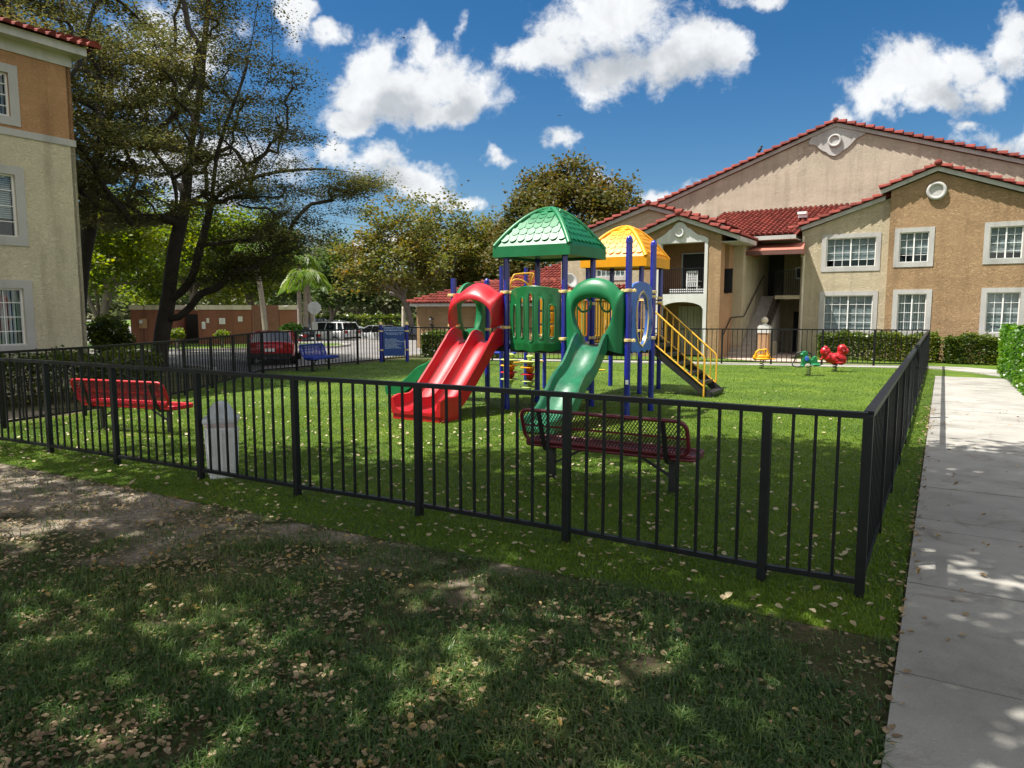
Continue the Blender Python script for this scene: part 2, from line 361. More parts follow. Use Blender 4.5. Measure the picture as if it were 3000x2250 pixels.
    on = N(nt, 'ShaderNodeTexNoise', i_Scale=1.1, i_Detail=7.0, i_Roughness=.6); L(ob.outputs[0], on.inputs['Vector'])
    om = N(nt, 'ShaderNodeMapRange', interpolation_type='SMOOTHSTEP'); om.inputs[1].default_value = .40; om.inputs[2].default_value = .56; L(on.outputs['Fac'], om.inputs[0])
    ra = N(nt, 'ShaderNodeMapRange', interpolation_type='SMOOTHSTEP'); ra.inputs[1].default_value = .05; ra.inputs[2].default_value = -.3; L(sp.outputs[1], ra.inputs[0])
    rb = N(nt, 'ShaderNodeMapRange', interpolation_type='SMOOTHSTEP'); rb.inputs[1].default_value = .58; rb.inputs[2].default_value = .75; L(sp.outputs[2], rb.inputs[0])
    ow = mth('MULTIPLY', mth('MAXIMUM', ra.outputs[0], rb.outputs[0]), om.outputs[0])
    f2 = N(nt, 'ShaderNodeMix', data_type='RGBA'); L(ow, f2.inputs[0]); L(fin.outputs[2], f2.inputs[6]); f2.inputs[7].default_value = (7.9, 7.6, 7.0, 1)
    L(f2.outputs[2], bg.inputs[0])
    w.cycles.sampling_method = 'MANUAL'; w.cycles.sample_map_resolution = 512
make_world()

# ------------------------------------------------------------------ layout of the place
E1 = Vector((.86, -.51, 0)); E2 = Vector((.51, .86, 0))
FRONT = [(2.18, 4.29), (1.66, 4.555), (.42, 5.34), (-.81, 6.04), (-2.07, 6.69), (-3.31, 7.4), (-4.59, 8.10), (-5.78, 8.74), (-7.0, 9.35), (-8.2, 9.95)]
FARR = (12.95, 22.05); BACKC = (-3.72, 25.3)
LEFT = [(-8.2, 9.95), (-7.7, 10.6), (-7.25, 11.9), (-6.95, 13.3), (-6.82, 14.7), (-6.85, 16.1), (-6.9, 17.5), (-6.98, 18.8), (-7.0, 19.85)]
BACKL = [(-7.0, 19.85), (-6.35, 20.85), (-5.7, 22.0), (-5.05, 23.15), (-4.4, 24.25), BACKC]

def seg_d(px, py, ax, ay, bx, by):
    t = np.clip(((px - ax) * (bx - ax) + (py - ay) * (by - ay)) / ((bx - ax) ** 2 + (by - ay) ** 2), 0, 1)
    return np.hypot(px - ax - t * (bx - ax), py - ay - t * (by - ay))
def front_dist(x, y):
    d = np.full(np.shape(x), 99.0)
    for a, b in zip(FRONT, FRONT[1:]): d = np.minimum(d, seg_d(x, y, *a, *b))
    return d
def inside(x, y, poly):
    r = np.zeros(np.shape(x), bool); n = len(poly)
    for i in range(n):
        (ax, ay), (bx, by) = poly[i], poly[(i + 1) % n]
        c = ((ay > y) != (by > y)) & (x < (bx - ax) * (y - ay) / (by - ay + 1e-12) + ax); r ^= c
    return r
# sidewalk: left edge through (1.46,2.62)-(11.3,18.85)
SWO = Vector((1.46, 2.62, 0)); SWD = Vector((9.84, 16.2, 0)).normalized(); SWN = Vector((SWD.y, -SWD.x, 0)); SWW = 1.68; SWL = 18.9
TURF = [(2.07, 3.69), (-8.6, 9.62), (-8.4, 10.3), (-7.5, 12.0), (-7.05, 14.7), (-7.2, 19.9), (-3.85, 25.55), (13.15, 22.3)]
_e = SWO + SWD * 18.9
TURF += [(_e.x - .02, _e.y), (SWO.x + SWD.x * 1.3 - .02, SWO.y + SWD.y * 1.3)]

def flat(name, poly, z, m):
    mb = MB(); mb.add([(x, y, z) for x, y in poly], [tuple(range(len(poly)))]); o = mb.build(name, m)
    return struct(o)
def ground_mat():
    m, nt, out = nodes('lawn_soil'); L = nt.links.new
    b = N(nt, 'ShaderNodeBsdfPrincipled'); b.inputs['Roughness'].default_value = .95; b.inputs['Specular IOR Level'].default_value = .15; L(b.outputs[0], out.inputs[0])
    tc = N(nt, 'ShaderNodeTexCoord'); at = N(nt, 'ShaderNodeAttribute', attribute_name='sand')
    n1 = N(nt, 'ShaderNodeTexNoise', i_Scale=1.6, i_Detail=8.0, i_Roughness=.68); L(tc.outputs['Object'], n1.inputs['Vector'])
    n2 = N(nt, 'ShaderNodeTexNoise', i_Scale=28.0, i_Detail=6.0, i_Roughness=.7); L(tc.outputs['Object'], n2.inputs['Vector'])
    g = ramp(nt, [(.3, (.040, .052, .018)), (.5, (.075, .075, .032)), (.62, (.115, .090, .055)), (.8, (.16, .12, .08))]); L(n1.outputs['Fac'], g.inputs[0])
    s = ramp(nt, [(.3, (.13, .10, .075)), (.5, (.28, .235, .185)), (.75, (.46, .41, .345))]); L(n2.outputs['Fac'], s.inputs[0])
    ad = N(nt, 'ShaderNodeMath', operation='MULTIPLY_ADD'); L(n1.outputs['Fac'], ad.inputs[0]); ad.inputs[1].default_value = 2.4; L(at.outputs['Fac'], ad.inputs[2])
    mp = N(nt, 'ShaderNodeMapRange', interpolation_type='SMOOTHSTEP'); mp.inputs[1].default_value = 1.4; mp.inputs[2].default_value = 2.0; L(ad.outputs[0], mp.inputs[0])
    mx = N(nt, 'ShaderNodeMix', data_type='RGBA'); L(mp.outputs[0], mx.inputs[0]); L(g.outputs[0], mx.inputs[6]); L(s.outputs[0], mx.inputs[7]); L(mx.outputs[2], b.inputs['Base Color'])
    bp = N(nt, 'ShaderNodeBump', i_Strength=.9, i_Distance=.03); L(n2.outputs['Fac'], bp.inputs['Height']); L(bp.outputs[0], b.inputs['Normal'])
    return m
def sand_at(x, y):
    """1 on the bare sandy strip outside the front fence, fading out"""
    d = front_dist(x, y); out = ~inside(x, y, TURF)
    wid = np.interp(x, [-9, -4, -1.5, .2, 1.2, 2.2], [3.3, 2.7, 1.6, .95, .5, .1])
    return np.where(out, np.clip(1.25 - d / np.maximum(wid, .05), 0, 1), 0) * np.interp(x, [-9, .4, 1.6], [1, .8, .2])
def ground():
    # one sheet to the horizon, finer where the camera stands
    xs = np.concatenate([[-900, -300, -100, -40, -20], np.arange(-12, 6, .25), [8, 14, 30, 60, 120, 300, 900]])
    ys = np.concatenate([[-300, -60, -10], np.arange(0, 11, .25), [14, 20, 30, 50, 90, 200, 500, 1200]])
    X, Y = np.meshgrid(xs, ys); vs = np.stack([X, Y, np.zeros_like(X)], -1).reshape(-1, 3); w = len(xs)
    fs = [(j * w + i, j * w + i + 1, (j + 1) * w + i + 1, (j + 1) * w + i) for j in range(len(ys) - 1) for i in range(w - 1)]
    mb = MB(); mb.add(vs, fs); o = mb.build('ground', ground_mat(), fix=False)
    a = o.data.attributes.new('sand', 'FLOAT', 'POINT'); a.data.foreach_set('value', sand_at(vs[:, 0], vs[:, 1]).astype(np.float32))
    struct(o)
ground()

def turf_mat():
    m, nt, out = nodes('artificial_turf'); L = nt.links.new
    b = N(nt, 'ShaderNodeBsdfPrincipled'); b.inputs['Roughness'].default_value = .6; b.inputs['Specular IOR Level'].default_value = .3; L(b.outputs[0], out.inputs[0])
    tc = N(nt, 'ShaderNodeTexCoord')
    n1 = N(nt, 'ShaderNodeTexNoise', i_Scale=.8, i_Detail=6.0, i_Roughness=.6); L(tc.outputs['Object'], n1.inputs['Vector'])
    n2 = N(nt, 'ShaderNodeTexNoise', i_Scale=70.0, i_Detail=4.0, i_Roughness=.7); L(tc.outputs['Object'], n2.inputs['Vector'])
    n3 = N(nt, 'ShaderNodeTexNoise', i_Scale=14.0, i_Detail=4.0, i_Roughness=.7); L(tc.outputs['Object'], n3.inputs['Vector'])
    a = N(nt, 'ShaderNodeMath', operation='MULTIPLY_ADD'); L(n2.outputs['Fac'], a.inputs[0]); a.inputs[1].default_value = .8; L(n1.outputs['Fac'], a.inputs[2])
    a2 = N(nt, 'ShaderNodeMath', operation='MULTIPLY_ADD'); L(n3.outputs['Fac'], a2.inputs[0]); a2.inputs[1].default_value = .5; L(a.outputs[0], a2.inputs[2])
    r = ramp(nt, [(.3, (.050, .105, .007)), (.55, (.105, .18, .012)), (.8, (.19, .26, .020))])
    mp = N(nt, 'ShaderNodeMapRange'); mp.inputs[1].default_value = .7; mp.inputs[2].default_value = 1.6; L(a2.outputs[0], mp.inputs[0]); L(mp.outputs[0], r.inputs[0]); L(r.outputs[0], b.inputs['Base Color'])
    bp = N(nt, 'ShaderNodeBump', i_Strength=1.0, i_Distance=.04); L(n2.outputs['Fac'], bp.inputs['Height']); L(bp.outputs[0], b.inputs['Normal'])
    return m
M['turf'] = turf_mat()
flat('turf', TURF, .004, M['turf'])

def conc_mat(name, lo, hi, stain, sc_=1.0):
    m, nt, out = nodes(name); L = nt.links.new
    b = N(nt, 'ShaderNodeBsdfPrincipled'); b.inputs['Roughness'].default_value = .85; b.inputs['Specular IOR Level'].default_value = .3; L(b.outputs[0], out.inputs[0])
    tc = N(nt, 'ShaderNodeTexCoord')
    n1 = N(nt, 'ShaderNodeTexNoise', i_Scale=1.1 * sc_, i_Detail=9.0, i_Roughness=.65); L(tc.outputs['Object'], n1.inputs['Vector'])
    n2 = N(nt, 'ShaderNodeTexNoise', i_Scale=90.0, i_Detail=5.0, i_Roughness=.75); L(tc.outputs['Object'], n2.inputs['Vector'])
    n3 = N(nt, 'ShaderNodeTexNoise', i_Scale=2.3 * sc_, i_Detail=7.0, i_Roughness=.7, i_Distortion=.8); L(tc.outputs['Object'], n3.inputs['Vector'])
    a = N(nt, 'ShaderNodeMath', operation='MULTIPLY_ADD'); L(n2.outputs['Fac'], a.inputs[0]); a.inputs[1].default_value = .45; L(n1.outputs['Fac'], a.inputs[2])
    r = ramp(nt, [(.5, lo), (.95, hi)]); L(a.outputs[0], r.inputs[0])
    st = ramp(nt, [(.54, (0, 0, 0)), (.74, (.8, .8, .8))]); L(n3.outputs['Fac'], st.inputs[0])
    mx = N(nt, 'ShaderNodeMix', data_type='RGBA'); L(st.outputs[0], mx.inputs[0]); L(r.outputs[0], mx.inputs[6]); mx.inputs[7].default_value = (*stain, 1); L(mx.outputs[2], b.inputs['Base Color'])
    bp = N(nt, 'ShaderNodeBump', i_Strength=.35, i_Distance=.01); L(n2.outputs['Fac'], bp.inputs['Height']); L(bp.outputs[0], b.inputs['Normal'])
    return m
M['concrete'] = conc_mat('pavement_concrete', (.21, .203, .183), (.385, .37, .335), (.135, .108, .08))
M['asphalt'] = conc_mat('sun_bleached_asphalt', (.13, .125, .12), (.23, .22, .21), (.10, .095, .09), .4)
M['kerb'] = conc_mat('kerb_concrete', (.36, .34, .31), (.5, .48, .45), (.3, .28, .26))
M['pavers'] = conc_mat('pink_pavement', (.38, .28, .23), (.5, .38, .32), (.3, .24, .2))

def sidewalk():
    mb = MB(); t = -3.0; slabs = []
    cuts = [-3.0, -1.6, -.35, .82, 2.16, 3.5, 3.84, 5.1, 6.4, 7.7, 9.0, 10.3, 11.6, 12.9, 14.2, 15.5, 16.8, 18.0, SWL]
    for a, b in zip(cuts, cuts[1:]):
        dz = rnd.uniform(-.003, .003)
        p = SWO + SWD * (a + .008); h = .032 + dz
        mb.obox(p + V(0, 0, 0), SWD * (b - a - .016), SWN * SWW, V(0, 0, h))
    struct(mb.build('sidewalk', M['concrete']))
    # the walk along the houses, outside the far fence, and its bend to the sidewalk
    e1 = Vector((BACKC[0] - FARR[0], BACKC[1] - FARR[1], 0)).normalized(); n = Vector((-e1.y, e1.x, 0))
    if n.y < 0: n = -n
    f = Vector((*FARR, 0)); mb = MB()
    k = f - e1 * 1.2 + n * .28
    r1, r2 = SWO + SWD * 17.7 + SWN * (SWW - .25), SWO + SWD * 18.75 + SWN * (SWW + .05)
    pts = [k + e1 * 16.5, gnd(2006, 797), gnd(2047, 800), gnd(2094, 805), gnd(2140, 811.5), gnd(2178, 816), gnd(2184, 806), gnd(2172, 802), gnd(2087, 795), gnd(2008, 792), k + e1 * 16.5 + n * .7]
    mb.prism([(p.x, p.y) for p in pts], lambda x, y: (x, y, .024), lambda x, y: (x, y, -.02))
    struct(mb.build('path', M['concrete']))
    mb = MB(); a = Vector((11.15, 27.66, 0))
    fa, fn = Vector((.848, -.53, 0)), Vector((-.53, -.848, 0))
    q = [a + fa * -.1 + fn * -2.6, a + fa * -2.2 + fn * -2.6, a + fa * -2.5 + fn * 3.0, k + e1 * 5.4 + n * .8, k + e1 * 2.6 + n * .8, a + fa * .1 + fn * 2.2]
    mb.prism([(p.x, p.y) for p in q], lambda x, y: (x, y, .02), lambda x, y: (x, y, -.02))
    struct(mb.build('entrance_paving', M['pavers']))
sidewalk()
M['lawnstrip'] = M['turf']
flat('lawn', [(11.2, 18.7), (13.0, 22.4), (-3.3, 26.2), (-3.0, 29.0), (8.0, 27.0), (11.2, 27.5), (26, 18.5), (22, 2.5), (3.5, 2.6), (13.0, 17.2)], .002, M['turf'])

# car park: asphalt, kerbs, markings
flat('car_park', [(-90, 28.6), (-13.2, 24.2), (-8.6, 20.6), (-7.6, 20.3), (-4.9, 25.2), (-4.5, 27.4), (-2.8, 29.5), (-1.6, 40), (2, 120), (-90, 120)], .004, M['asphalt'])
def kerb(name, pts, w=.14, h=.12):
    mb = MB()
    for a, b in zip(pts, pts[1:]): mb.bar((*a, h / 2 - .01), (*b, h / 2 - .01), w, h)
    struct(mb.build(name, M['kerb']))
kerb('kerb', [(-24, 27.6), (-13.2, 24.15), (-8.7, 20.7)])
def island(name, poly):
    mb = MB(); mb.prism(poly, lambda x, y: (x, y, .10), lambda x, y: (x, y, -.02)); struct(mb.build(name, M['turf']))
island('planted_verge', [(-24, 30.2), (-16, 30.0), (-11.2, 31.3), (-8.4, 33.2), (-8.1, 34.6), (-8.8, 35.6), (-11, 36), (-24, 36)])
kerb('verge_kerb', [(-24, 30.1), (-16, 29.9), (-11.2, 31.2), (-8.3, 33.1), (-7.95, 34.6), (-8.7, 35.7)])
island('far_verge', [(-60, 75), (3, 75), (3, 120), (-60, 120)])

# ------------------------------------------------------------------ fences
def fence(name, label, runs, h=1.17, group='fences round the playground', pick=.142, cols=None, z0=.085, pw=.055, rw=.042, kw=.019):
    """runs: polyline of post positions; each bay becomes a panel part with its two rails as sub-parts"""
    root = thing(name, label, 'fence', (runs[0][0], runs[0][1], 0), 0, group)
    for i, (x, y) in enumerate(runs):
        hh = h + (.012 if i % 1 == 0 else 0)
        j = min(i, len(runs) - 2); ang = math.atan2(runs[j + 1][1] - runs[j][1], runs[j + 1][0] - runs[j][0])
        mb = MB(); mb.box((x, y, (hh - .02) / 2 - .02), (pw, pw, hh + .0), ang); mb.build('post', M['iron'], root)
    for (ax, ay), (bx, by) in zip(runs, runs[1:]):
        a, b = Vector((ax, ay, 0)), Vector((bx, by, 0)); d = b - a; ln = d.length; t = d / ln
        a2, b2 = a + t * (pw / 2 - .001), b - t * (pw / 2 - .001); n = max(1, round((ln - pw) / pick) - 1); mb = MB()
        ang = math.atan2(t.y, t.x)
        for k in range(1, n + 1):
            p = a2 + (b2 - a2) * (k / (n + 1)); mb.box((p.x, p.y, (h - .035 + z0 + .036) / 2), (kw, kw, h - .035 - z0 - .03), ang)
        pn = mb.build('picket_panel', M['iron'], root)
        mb = MB(); q = V(0, 0, h - .018); mb.bar(a - t * .0 + q + V(0, 0, .002), b + q + V(0, 0, .002), rw + .016, .038); mb.build('top_rail', M['iron'], pn)
        mb = MB(); q = V(0, 0, z0 + .018); mb.bar(a2 + q, b2 + q, rw - .004, .034); mb.build('bottom_rail', M['iron'], pn)
    return root
def subdiv(a, b, n): return [(a[0] + (b[0] - a[0]) * k / n, a[1] + (b[1] - a[1]) * k / n) for k in range(n + 1)]
fence('metal_fence', 'black picket fence running across the lawn in front of the benches and litter bin', FRONT)
rr = fence('metal_fence', 'black picket fence running beside the concrete sidewalk with a gate latch', subdiv(FRONT[0], FARR, 14)[1:] and [(FRONT[0][0] + .03, FRONT[0][1] + .05)] + subdiv(FRONT[0], FARR, 14)[1:])
fence('metal_fence', 'black picket fence at the far end of the lawn behind the spring riders', subdiv(FARR, BACKC, 11))
fence('metal_fence', 'black picket fence on the car park side behind the blue bench', BACKL)
fence('metal_fence', 'black picket fence in front of the clipped hedge and the three storey house', LEFT)
# latch on the gate in the sidewalk fence
tL = .405; lp = Vector((FRONT[0][0] + (FARR[0] - FRONT[0][0]) * tL, FRONT[0][1] + (FARR[1] - FRONT[0][1]) * tL, 0)); sd = Vector((.855, -.52, 0))
mb = MB(); mb.box((lp.x + .02, lp.y - .012, 1.02), (.07, .09, .30), math.atan2(17.8, 10.8)); mb.box((lp.x + .02, lp.y - .012, 1.2), (.05, .05, .06), .9); mb.box((lp.x + .03, lp.y - .02, .62), (.05, .07, .5), 1.02)
mb.build('gate_latch', M['iron'], rr)
# ------------------------------------------------------------------ playground structure
PO = Vector((.89, 12.07, 0)); PL = 1.146
def P(a, b, z): return PO + E1 * (PL * a) + E2 * (PL * b) + Vector((0, 0, z))
def spline(pts, n):
    pts = [np.array(p, float) for p in pts]; out = []; m = len(pts)
    for k in range(n + 1):
        f = k / n * (m - 1); i = min(int(f), m - 2); t = f - i
        p0, p1, p2, p3 = pts[max(i - 1, 0)], pts[i], pts[i + 1], pts[min(i + 2, m - 1)]
        out.append(.5 * (2 * p1 + (p2 - p0) * t + (2 * p0 - 5 * p1 + 4 * p2 - p3) * t * t + (3 * p1 - p0 - 3 * p2 + p3) * t ** 3))
    return out
PG = thing('playground_structure', 'large play structure with blue posts, green and yellow domed roofs, red and green slides', 'play structure', P(-.5, .5, 0))
def post(a, b, h, dome=False, r=.052):
    p = P(a, b, 0); mb = MB(); mb.tube([p, p + V(0, 0, h)], r, 18); o = mb.build('post', M['blue'], PG, smooth=60)
    if dome:
        mb = MB(); mb.lathe([(r + .006, 0), (r + .006, .03), (r * .95, .07), (r * .6, .105), (.004, .118)], p + V(0, 0, h - .005), 18); mb.build('post_cap', M['blue'], o, smooth=60)
    return o
for a, b, h, dm in [(0, 0, 2.76, 0), (-1, 0, 2.76, 0), (0, 1, 2.76, 0), (-1, 1, 2.76, 0), (1, 0, 2.86, 1), (1, 1, 2.88, 1), (-2, 0, 2.37, 0), (-2, 1, 2.3, 1), (.06, 3.02, 2.76, 0), (.09, 4, 2.76, 0), (-1, 3, 2.76, 0), (-.93, 4, 2.76, 0)]:
    post(a, b, h, dm)
# outlying posts of the climber
CL = [(-.23, 15.5, 2.72), (.33, 16.9, 2.78), (.74, 16.1, 1.15)]
for x, y, h in CL:
    mb = MB(); mb.tube([(x, y, 0), (x, y, h)], .045, 14); mb.build('post', M['blue'], PG, smooth=60)
def clamp(a, b, z, d=E1):
    c = P(a, b, z); mb = MB(); mb.lathe([(.054, -.026), (.066, -.022), (.068, 0), (.066, .022), (.054, .026)], c, 18)
    for sg in (-1, 1): mb.bar(c + d * sg * .055, c + d * sg * .13, .03, .045); mb.ell(c + d * sg * .10 - Vector((d.y, -d.x, 0)) * 0, (.022, .022, .03), 8, 6)
    mb.build('clamp', M['gold'], PG, smooth=50)
for a, b, zs, d in [(-2, 0, (2.06, 1.5), E1), (-1, 0, (2.1, 1.48), E1), (0, 0, (2.1, 1.3), E1), (1, 0, (2.1, 1.3), E1), (1, 1, (2.1, 2.02, 1.3), E2), (0, 1, (1.9, 1.28), E2), (.09, 4, (2.05, 1.95), E2), (.06, 3.02, (2.0, 1.35), E2), (-2, 1, (2.02, 1.4), E2), (-1, 1, (2.0, 1.3), E1)]:
    for z in zs: clamp(a, b, z, d)
# decks
def deck(a0, a1, b0, b1, z=1.17):
    mb = MB(); p = P(a0, b0, z - .05); mb.obox(p, E1 * PL * (a1 - a0), E2 * PL * (b1 - b0), V(0, 0, .05))
    for f in (.25, .5, .75): mb.obox(P(a0 + (a1 - a0) * f - .02, b0 + .02, z - .12), E1 * .04, E2 * (PL * (b1 - b0) - .05), V(0, 0, .069))
    for b in (b0 + .02, b1 - .06): mb.obox(P(a0 + .02, b, z - .13), E1 * (PL * (a1 - a0) - .04), E2 * .04, V(0, 0, .079))
    mb.build('deck', M['deck'], PG)
deck(-1.96, -1.02, .02, .98, 1.175); deck(-.98, -.02, .02, .98, 1.17); deck(.02, .98, .02, .98, 1.165); deck(-.98, .0, 3.03, 3.98, 1.17); deck(-.9, -.06, 1.02, 2.98, 1.12)

# roofs
def dome(a, b, m, name, zr=2.70, zt=2.88, za=3.57, half=.75):
    c = P(a, b, 0); dirs = [(E1, E2), (E2, -E1), (-E1, -E2), (-E2, E1)]; Wd = half - .02
    zf = lambda w: zt + (za - zt) * (1 - (max(w, 0) / Wd) ** 1.7)
    mb = MB()
    for out, lat in dirs:
        def fn(u, v, out=out, lat=lat):
            w = Wd * (1 - v) ** 1.0; return c + out * w + lat * (w * (2 * u - 1)) + V(0, 0, zf(w))
        mb.sheet(fn, 8, 22)
        for r in range(7):
            w = Wd * (.885 - .112 * r); dz = (zf(w - .01) - zf(w + .01)) / .02; ln = math.hypot(1, dz)
            nrm = (out * dz + V(0, 0, 1)) / ln; dn = (out - V(0, 0, dz)) / ln
            wd = .158; k = max(2, int(round((2 * w - .10) / wd))); x0 = -(k * wd) / 2
            if r % 2: k -= 1; x0 += wd / 2
            for i in range(k):
                cx = x0 + (i + .5) * wd; rr = wd * .47
                poly = [(-rr, -.09), (-rr, 0)] + [(-rr * math.cos(PI * q / 8), rr * .95 * math.sin(PI * q / 8)) for q in range(1, 8)] + [(rr, 0), (rr, -.09)]
                base = c + out * w + lat * cx + V(0, 0, zf(w))
                def top(px, py, base=base): return base + lat * px + dn * py + nrm * (.014 + .012 * max(0, py / .08) - .10 * min(py, 0) * 0)
                def bot(px, py, base=base): return base + lat * px + dn * py - nrm * .02
                mb.prism(poly, top, bot)
    rf = mb.build(name, m, PG, smooth=35)
    mb = MB()
    for sx, sy in ((1, 1), (1, -1), (-1, 1), (-1, -1)):
        pts = [c + E1 * sx * Wd * (1 - k / 14) + E2 * sy * Wd * (1 - k / 14) + V(0, 0, zf(Wd * (1 - k / 14)) + .004) for k in range(15)]
        mb.tube(pts, .045, 10)
    mb.ell(c + V(0, 0, za - .0), (.07, .07, .03)); mb.build('roof_rib', m, rf, smooth=60)
    mb = MB(); h = half
    for out, lat in dirs:
        mb.obox(c + out * (h - .035) - lat * h + V(0, 0, zr), out * .035, lat * (2 * h - .036), V(0, 0, zt - zr + .006))
    mb.obox(c - E1 * (h - .04) - E2 * (h - .04) + V(0, 0, zr + .05), E1 * 2 * (h - .04), E2 * 2 * (h - .04), V(0, 0, .03))
    mb.build('roof_rim', m, rf)
dome(-.5, .5, M['green'], 'roof'); dome(-.44, 3.5, M['yellow'], 'roof', 2.69, 2.89, 3.58)

# slides
def slide(name, start, out, side, lanes, ctrl, walls, m, W=.22, thick=.035, block=None, curve=0.0):
    """lanes: lateral centres; ctrl: (run, height) of the bed; walls: wall height along the run"""
    path = spline(ctrl, 40); wl = np.interp(np.linspace(0, 1, 41), np.linspace(0, 1, len(walls)), walls)
    mb = MB(); rows = []
    for k, (t, z) in enumerate(path):
        a = path[min(k + 1, 40)] - path[max(k - 1, 0)]; tg = Vector((0, 0, 0)) + out * a[0] + V(0, 0, a[1]); tg.normalize(); nn = side.cross(tg)
        if nn.z < 0: nn = -nn
        h = wl[k]; x0, x1 = lanes[0] - W, lanes[-1] + W
        cs = [(x0 - .045, -.05), (x0 - .05, h * .6), (x0 - .055, h), (x0 - .035, h + .018), (x0 - .008, h + .008), (x0 + .01, h * .75), (x0 + .03, h * .3), (x0 + .075, .035), (x0 + .14, .004)]
        for i, c in enumerate(lanes):
            cs.append((c, 0))
            if i < len(lanes) - 1:
                mid = (c + lanes[i + 1]) / 2
                cs += [(mid - .12, .006), (mid - .055, .05), (mid - .03, h * .7), (mid - .012, h * .92), (mid + .012, h * .92), (mid + .03, h * .7), (mid + .055, .05), (mid + .12, .006)]
        cs += [(x1 - .14, .004), (x1 - .075, .035), (x1 - .03, h * .3), (x1 - .01, h * .75), (x1 + .008, h + .008), (x1 + .035, h + .018), (x1 + .055, h), (x1 + .05, h * .6), (x1 + .045, -.05)]
        sh = curve * math.sin(min(t, 2) * 2.2)
        rows.append([start + out * t + side * (x + sh) + V(0, 0, z) + nn * y for x, y in cs])
    nn_ = len(rows[0]); vs = [p for r in rows for p in r]; fs = []
    for k in range(40):
        for i in range(nn_):
            j = (i + 1) % nn_; fs.append((k * nn_ + i, k * nn_ + j, (k + 1) * nn_ + j, (k + 1) * nn_ + i))
    fs += [tuple(range(nn_)), tuple(40 * nn_ + i for i in range(nn_))[::-1]]
    mb.add(vs, fs); o = mb.build(name, m, PG, smooth=50)
    return o
S0 = lambda a, b: P(a, b, 0)
red = slide('slide', S0(-1.5, -.02), -E2, E1, [-.235, .235], [(-.1, 1.19), (.12, 1.185), (.32, 1.06), (.7, .72), (1.05, .42), (1.3, .24), (1.5, .17), (1.7, .155), (1.88, .15)], [.2, .27, .21, .19, .19, .18, .19, .22, .24, .2], M['red'], W=.215)
mb = MB()
for x in (-.5, 0.0, .46): mb.obox(S0(-1.5, -.02) - E2 * 1.3 + E1 * x, E1 * .04, -E2 * .54, V(0, 0, .17))
mb.obox(S0(-1.5, -.02) - E2 * 1.82 - E1 * .46, E1 * .92, -E2 * .04, V(0, 0, .13)); mb.build('slide_foot', M['red'], red)
slide('slide', S0(.5, -.02), -E2, E1, [0], [(-.1, 1.18), (.1, 1.175), (.25, 1.09), (.5, .86), (.72, .72), (.92, .63), (1.15, .42), (1.4, .22), (1.65, .12), (2.0, .09)], [.16, .24, .18, .17, .17, .16, .16, .16, .12], M['greenslide'], W=.235)
slide('slide', S0(-2.02, .5), -E1, E2, [0], [(-.1, 1.19), (.12, 1.18), (.3, 1.06), (.6, .72), (.85, .58), (1.05, .5), (1.35, .26), (1.6, .14), (1.95, .10)], [.17, .24, .18, .16, .15, .15, .15, .12], M['green'], W=.2)

# arch panels round the slide mouths: outer and inner outline, lofted with a bulge
def arch(name, c, lat, out, outer, inner, m, depth=(0, .1), bulge=.06, inner_out=0.0, n=48):
    o_ = spline(outer, n); i_ = spline(inner, n); js = []
    for k in range(n + 1):
        a, b = o_[k], i_[k]; row = []
        for f, d in [(0, depth[0]), (0, depth[1] * .8), (.12, depth[1] + bulge * .35), (.35, depth[1] + bulge * .85), (.6, depth[1] + bulge), (.85, depth[1] + bulge * .75), (1, depth[1] + bulge * .2), (1.0, depth[0] + .02), (.8, depth[0]), (.4, depth[0] - .005)]:
            x = a[0] + (b[0] - a[0]) * f; z = a[1] + (b[1] - a[1]) * f; row.append(c + lat * x + V(0, 0, z) + out * (d + inner_out * f))
        js.append(row)
    q = len(js[0]); vs = [p for r in js for p in r]; fs = []
    for k in range(n):
        for i in range(q): fs.append((k * q + i, k * q + (i + 1) % q, (k + 1) * q + (i + 1) % q, (k + 1) * q + i))
    fs += [tuple(range(q)), tuple(n * q + i for i in range(q))[::-1]]
    mb = MB(); mb.add(vs, fs); return mb.build(name, m, PG, smooth=55)
go = [(-.50, 1.08), (-.51, 1.5), (-.515, 2.03), (-.43, 2.10), (-.25, 2.25), (0, 2.31), (.25, 2.25), (.43, 2.10), (.515, 2.03), (.51, 1.5), (.50, 1.08)]
gi = [(-.19, 1.17), (-.21, 1.36), (-.31, 1.56), (-.345, 1.76), (-.27, 1.92), (0, 1.99), (.27, 1.92), (.345, 1.76), (.31, 1.56), (.21, 1.36), (.19, 1.17)]
ga = arch('arch_panel', S0(.5, .02), E1, -E2, go, gi, M['green'], (0, .09), .07, .05)
mb = MB()
for sg in (-1, 1):
    mb.tube(spline([S0(.5, 0) + E1 * sg * x + V(0, 0, z) - E2 * d for x, z, d in [(.30, 1.84, .05), (.24, 1.76, .02), (.13, 1.79, .0), (.08, 1.9, .0), (.12, 1.98, .04)]], 14), .018, 8)
mb.build('hand_grip', M['green'], ga, smooth=60)
arch('arch_panel', S0(-1.985, .5), E2, -E1, [(x * .95, z * 1.0 + .0) for x, z in go], gi, M['green'], (0, .08), .07)
ro = [(-.5, 1.52), (-.515, 1.78), (-.52, 2.07), (-.40, 2.10), (-.2, 2.22), (0, 2.27), (.2, 2.22), (.40, 2.10), (.52, 2.07), (.515, 1.78), (.5, 1.52)]
ri = [(-.43, 1.47), (-.46, 1.60), (-.43, 1.75), (-.33, 1.87), (-.17, 1.95), (0, 1.975), (.17, 1.95), (.33, 1.87), (.43, 1.75), (.46, 1.60), (.43, 1.47)]
arch('hood_panel', S0(-1.5, .02), E1, -E2, ro, ri, M['red'], (0, .05), .09, .28)

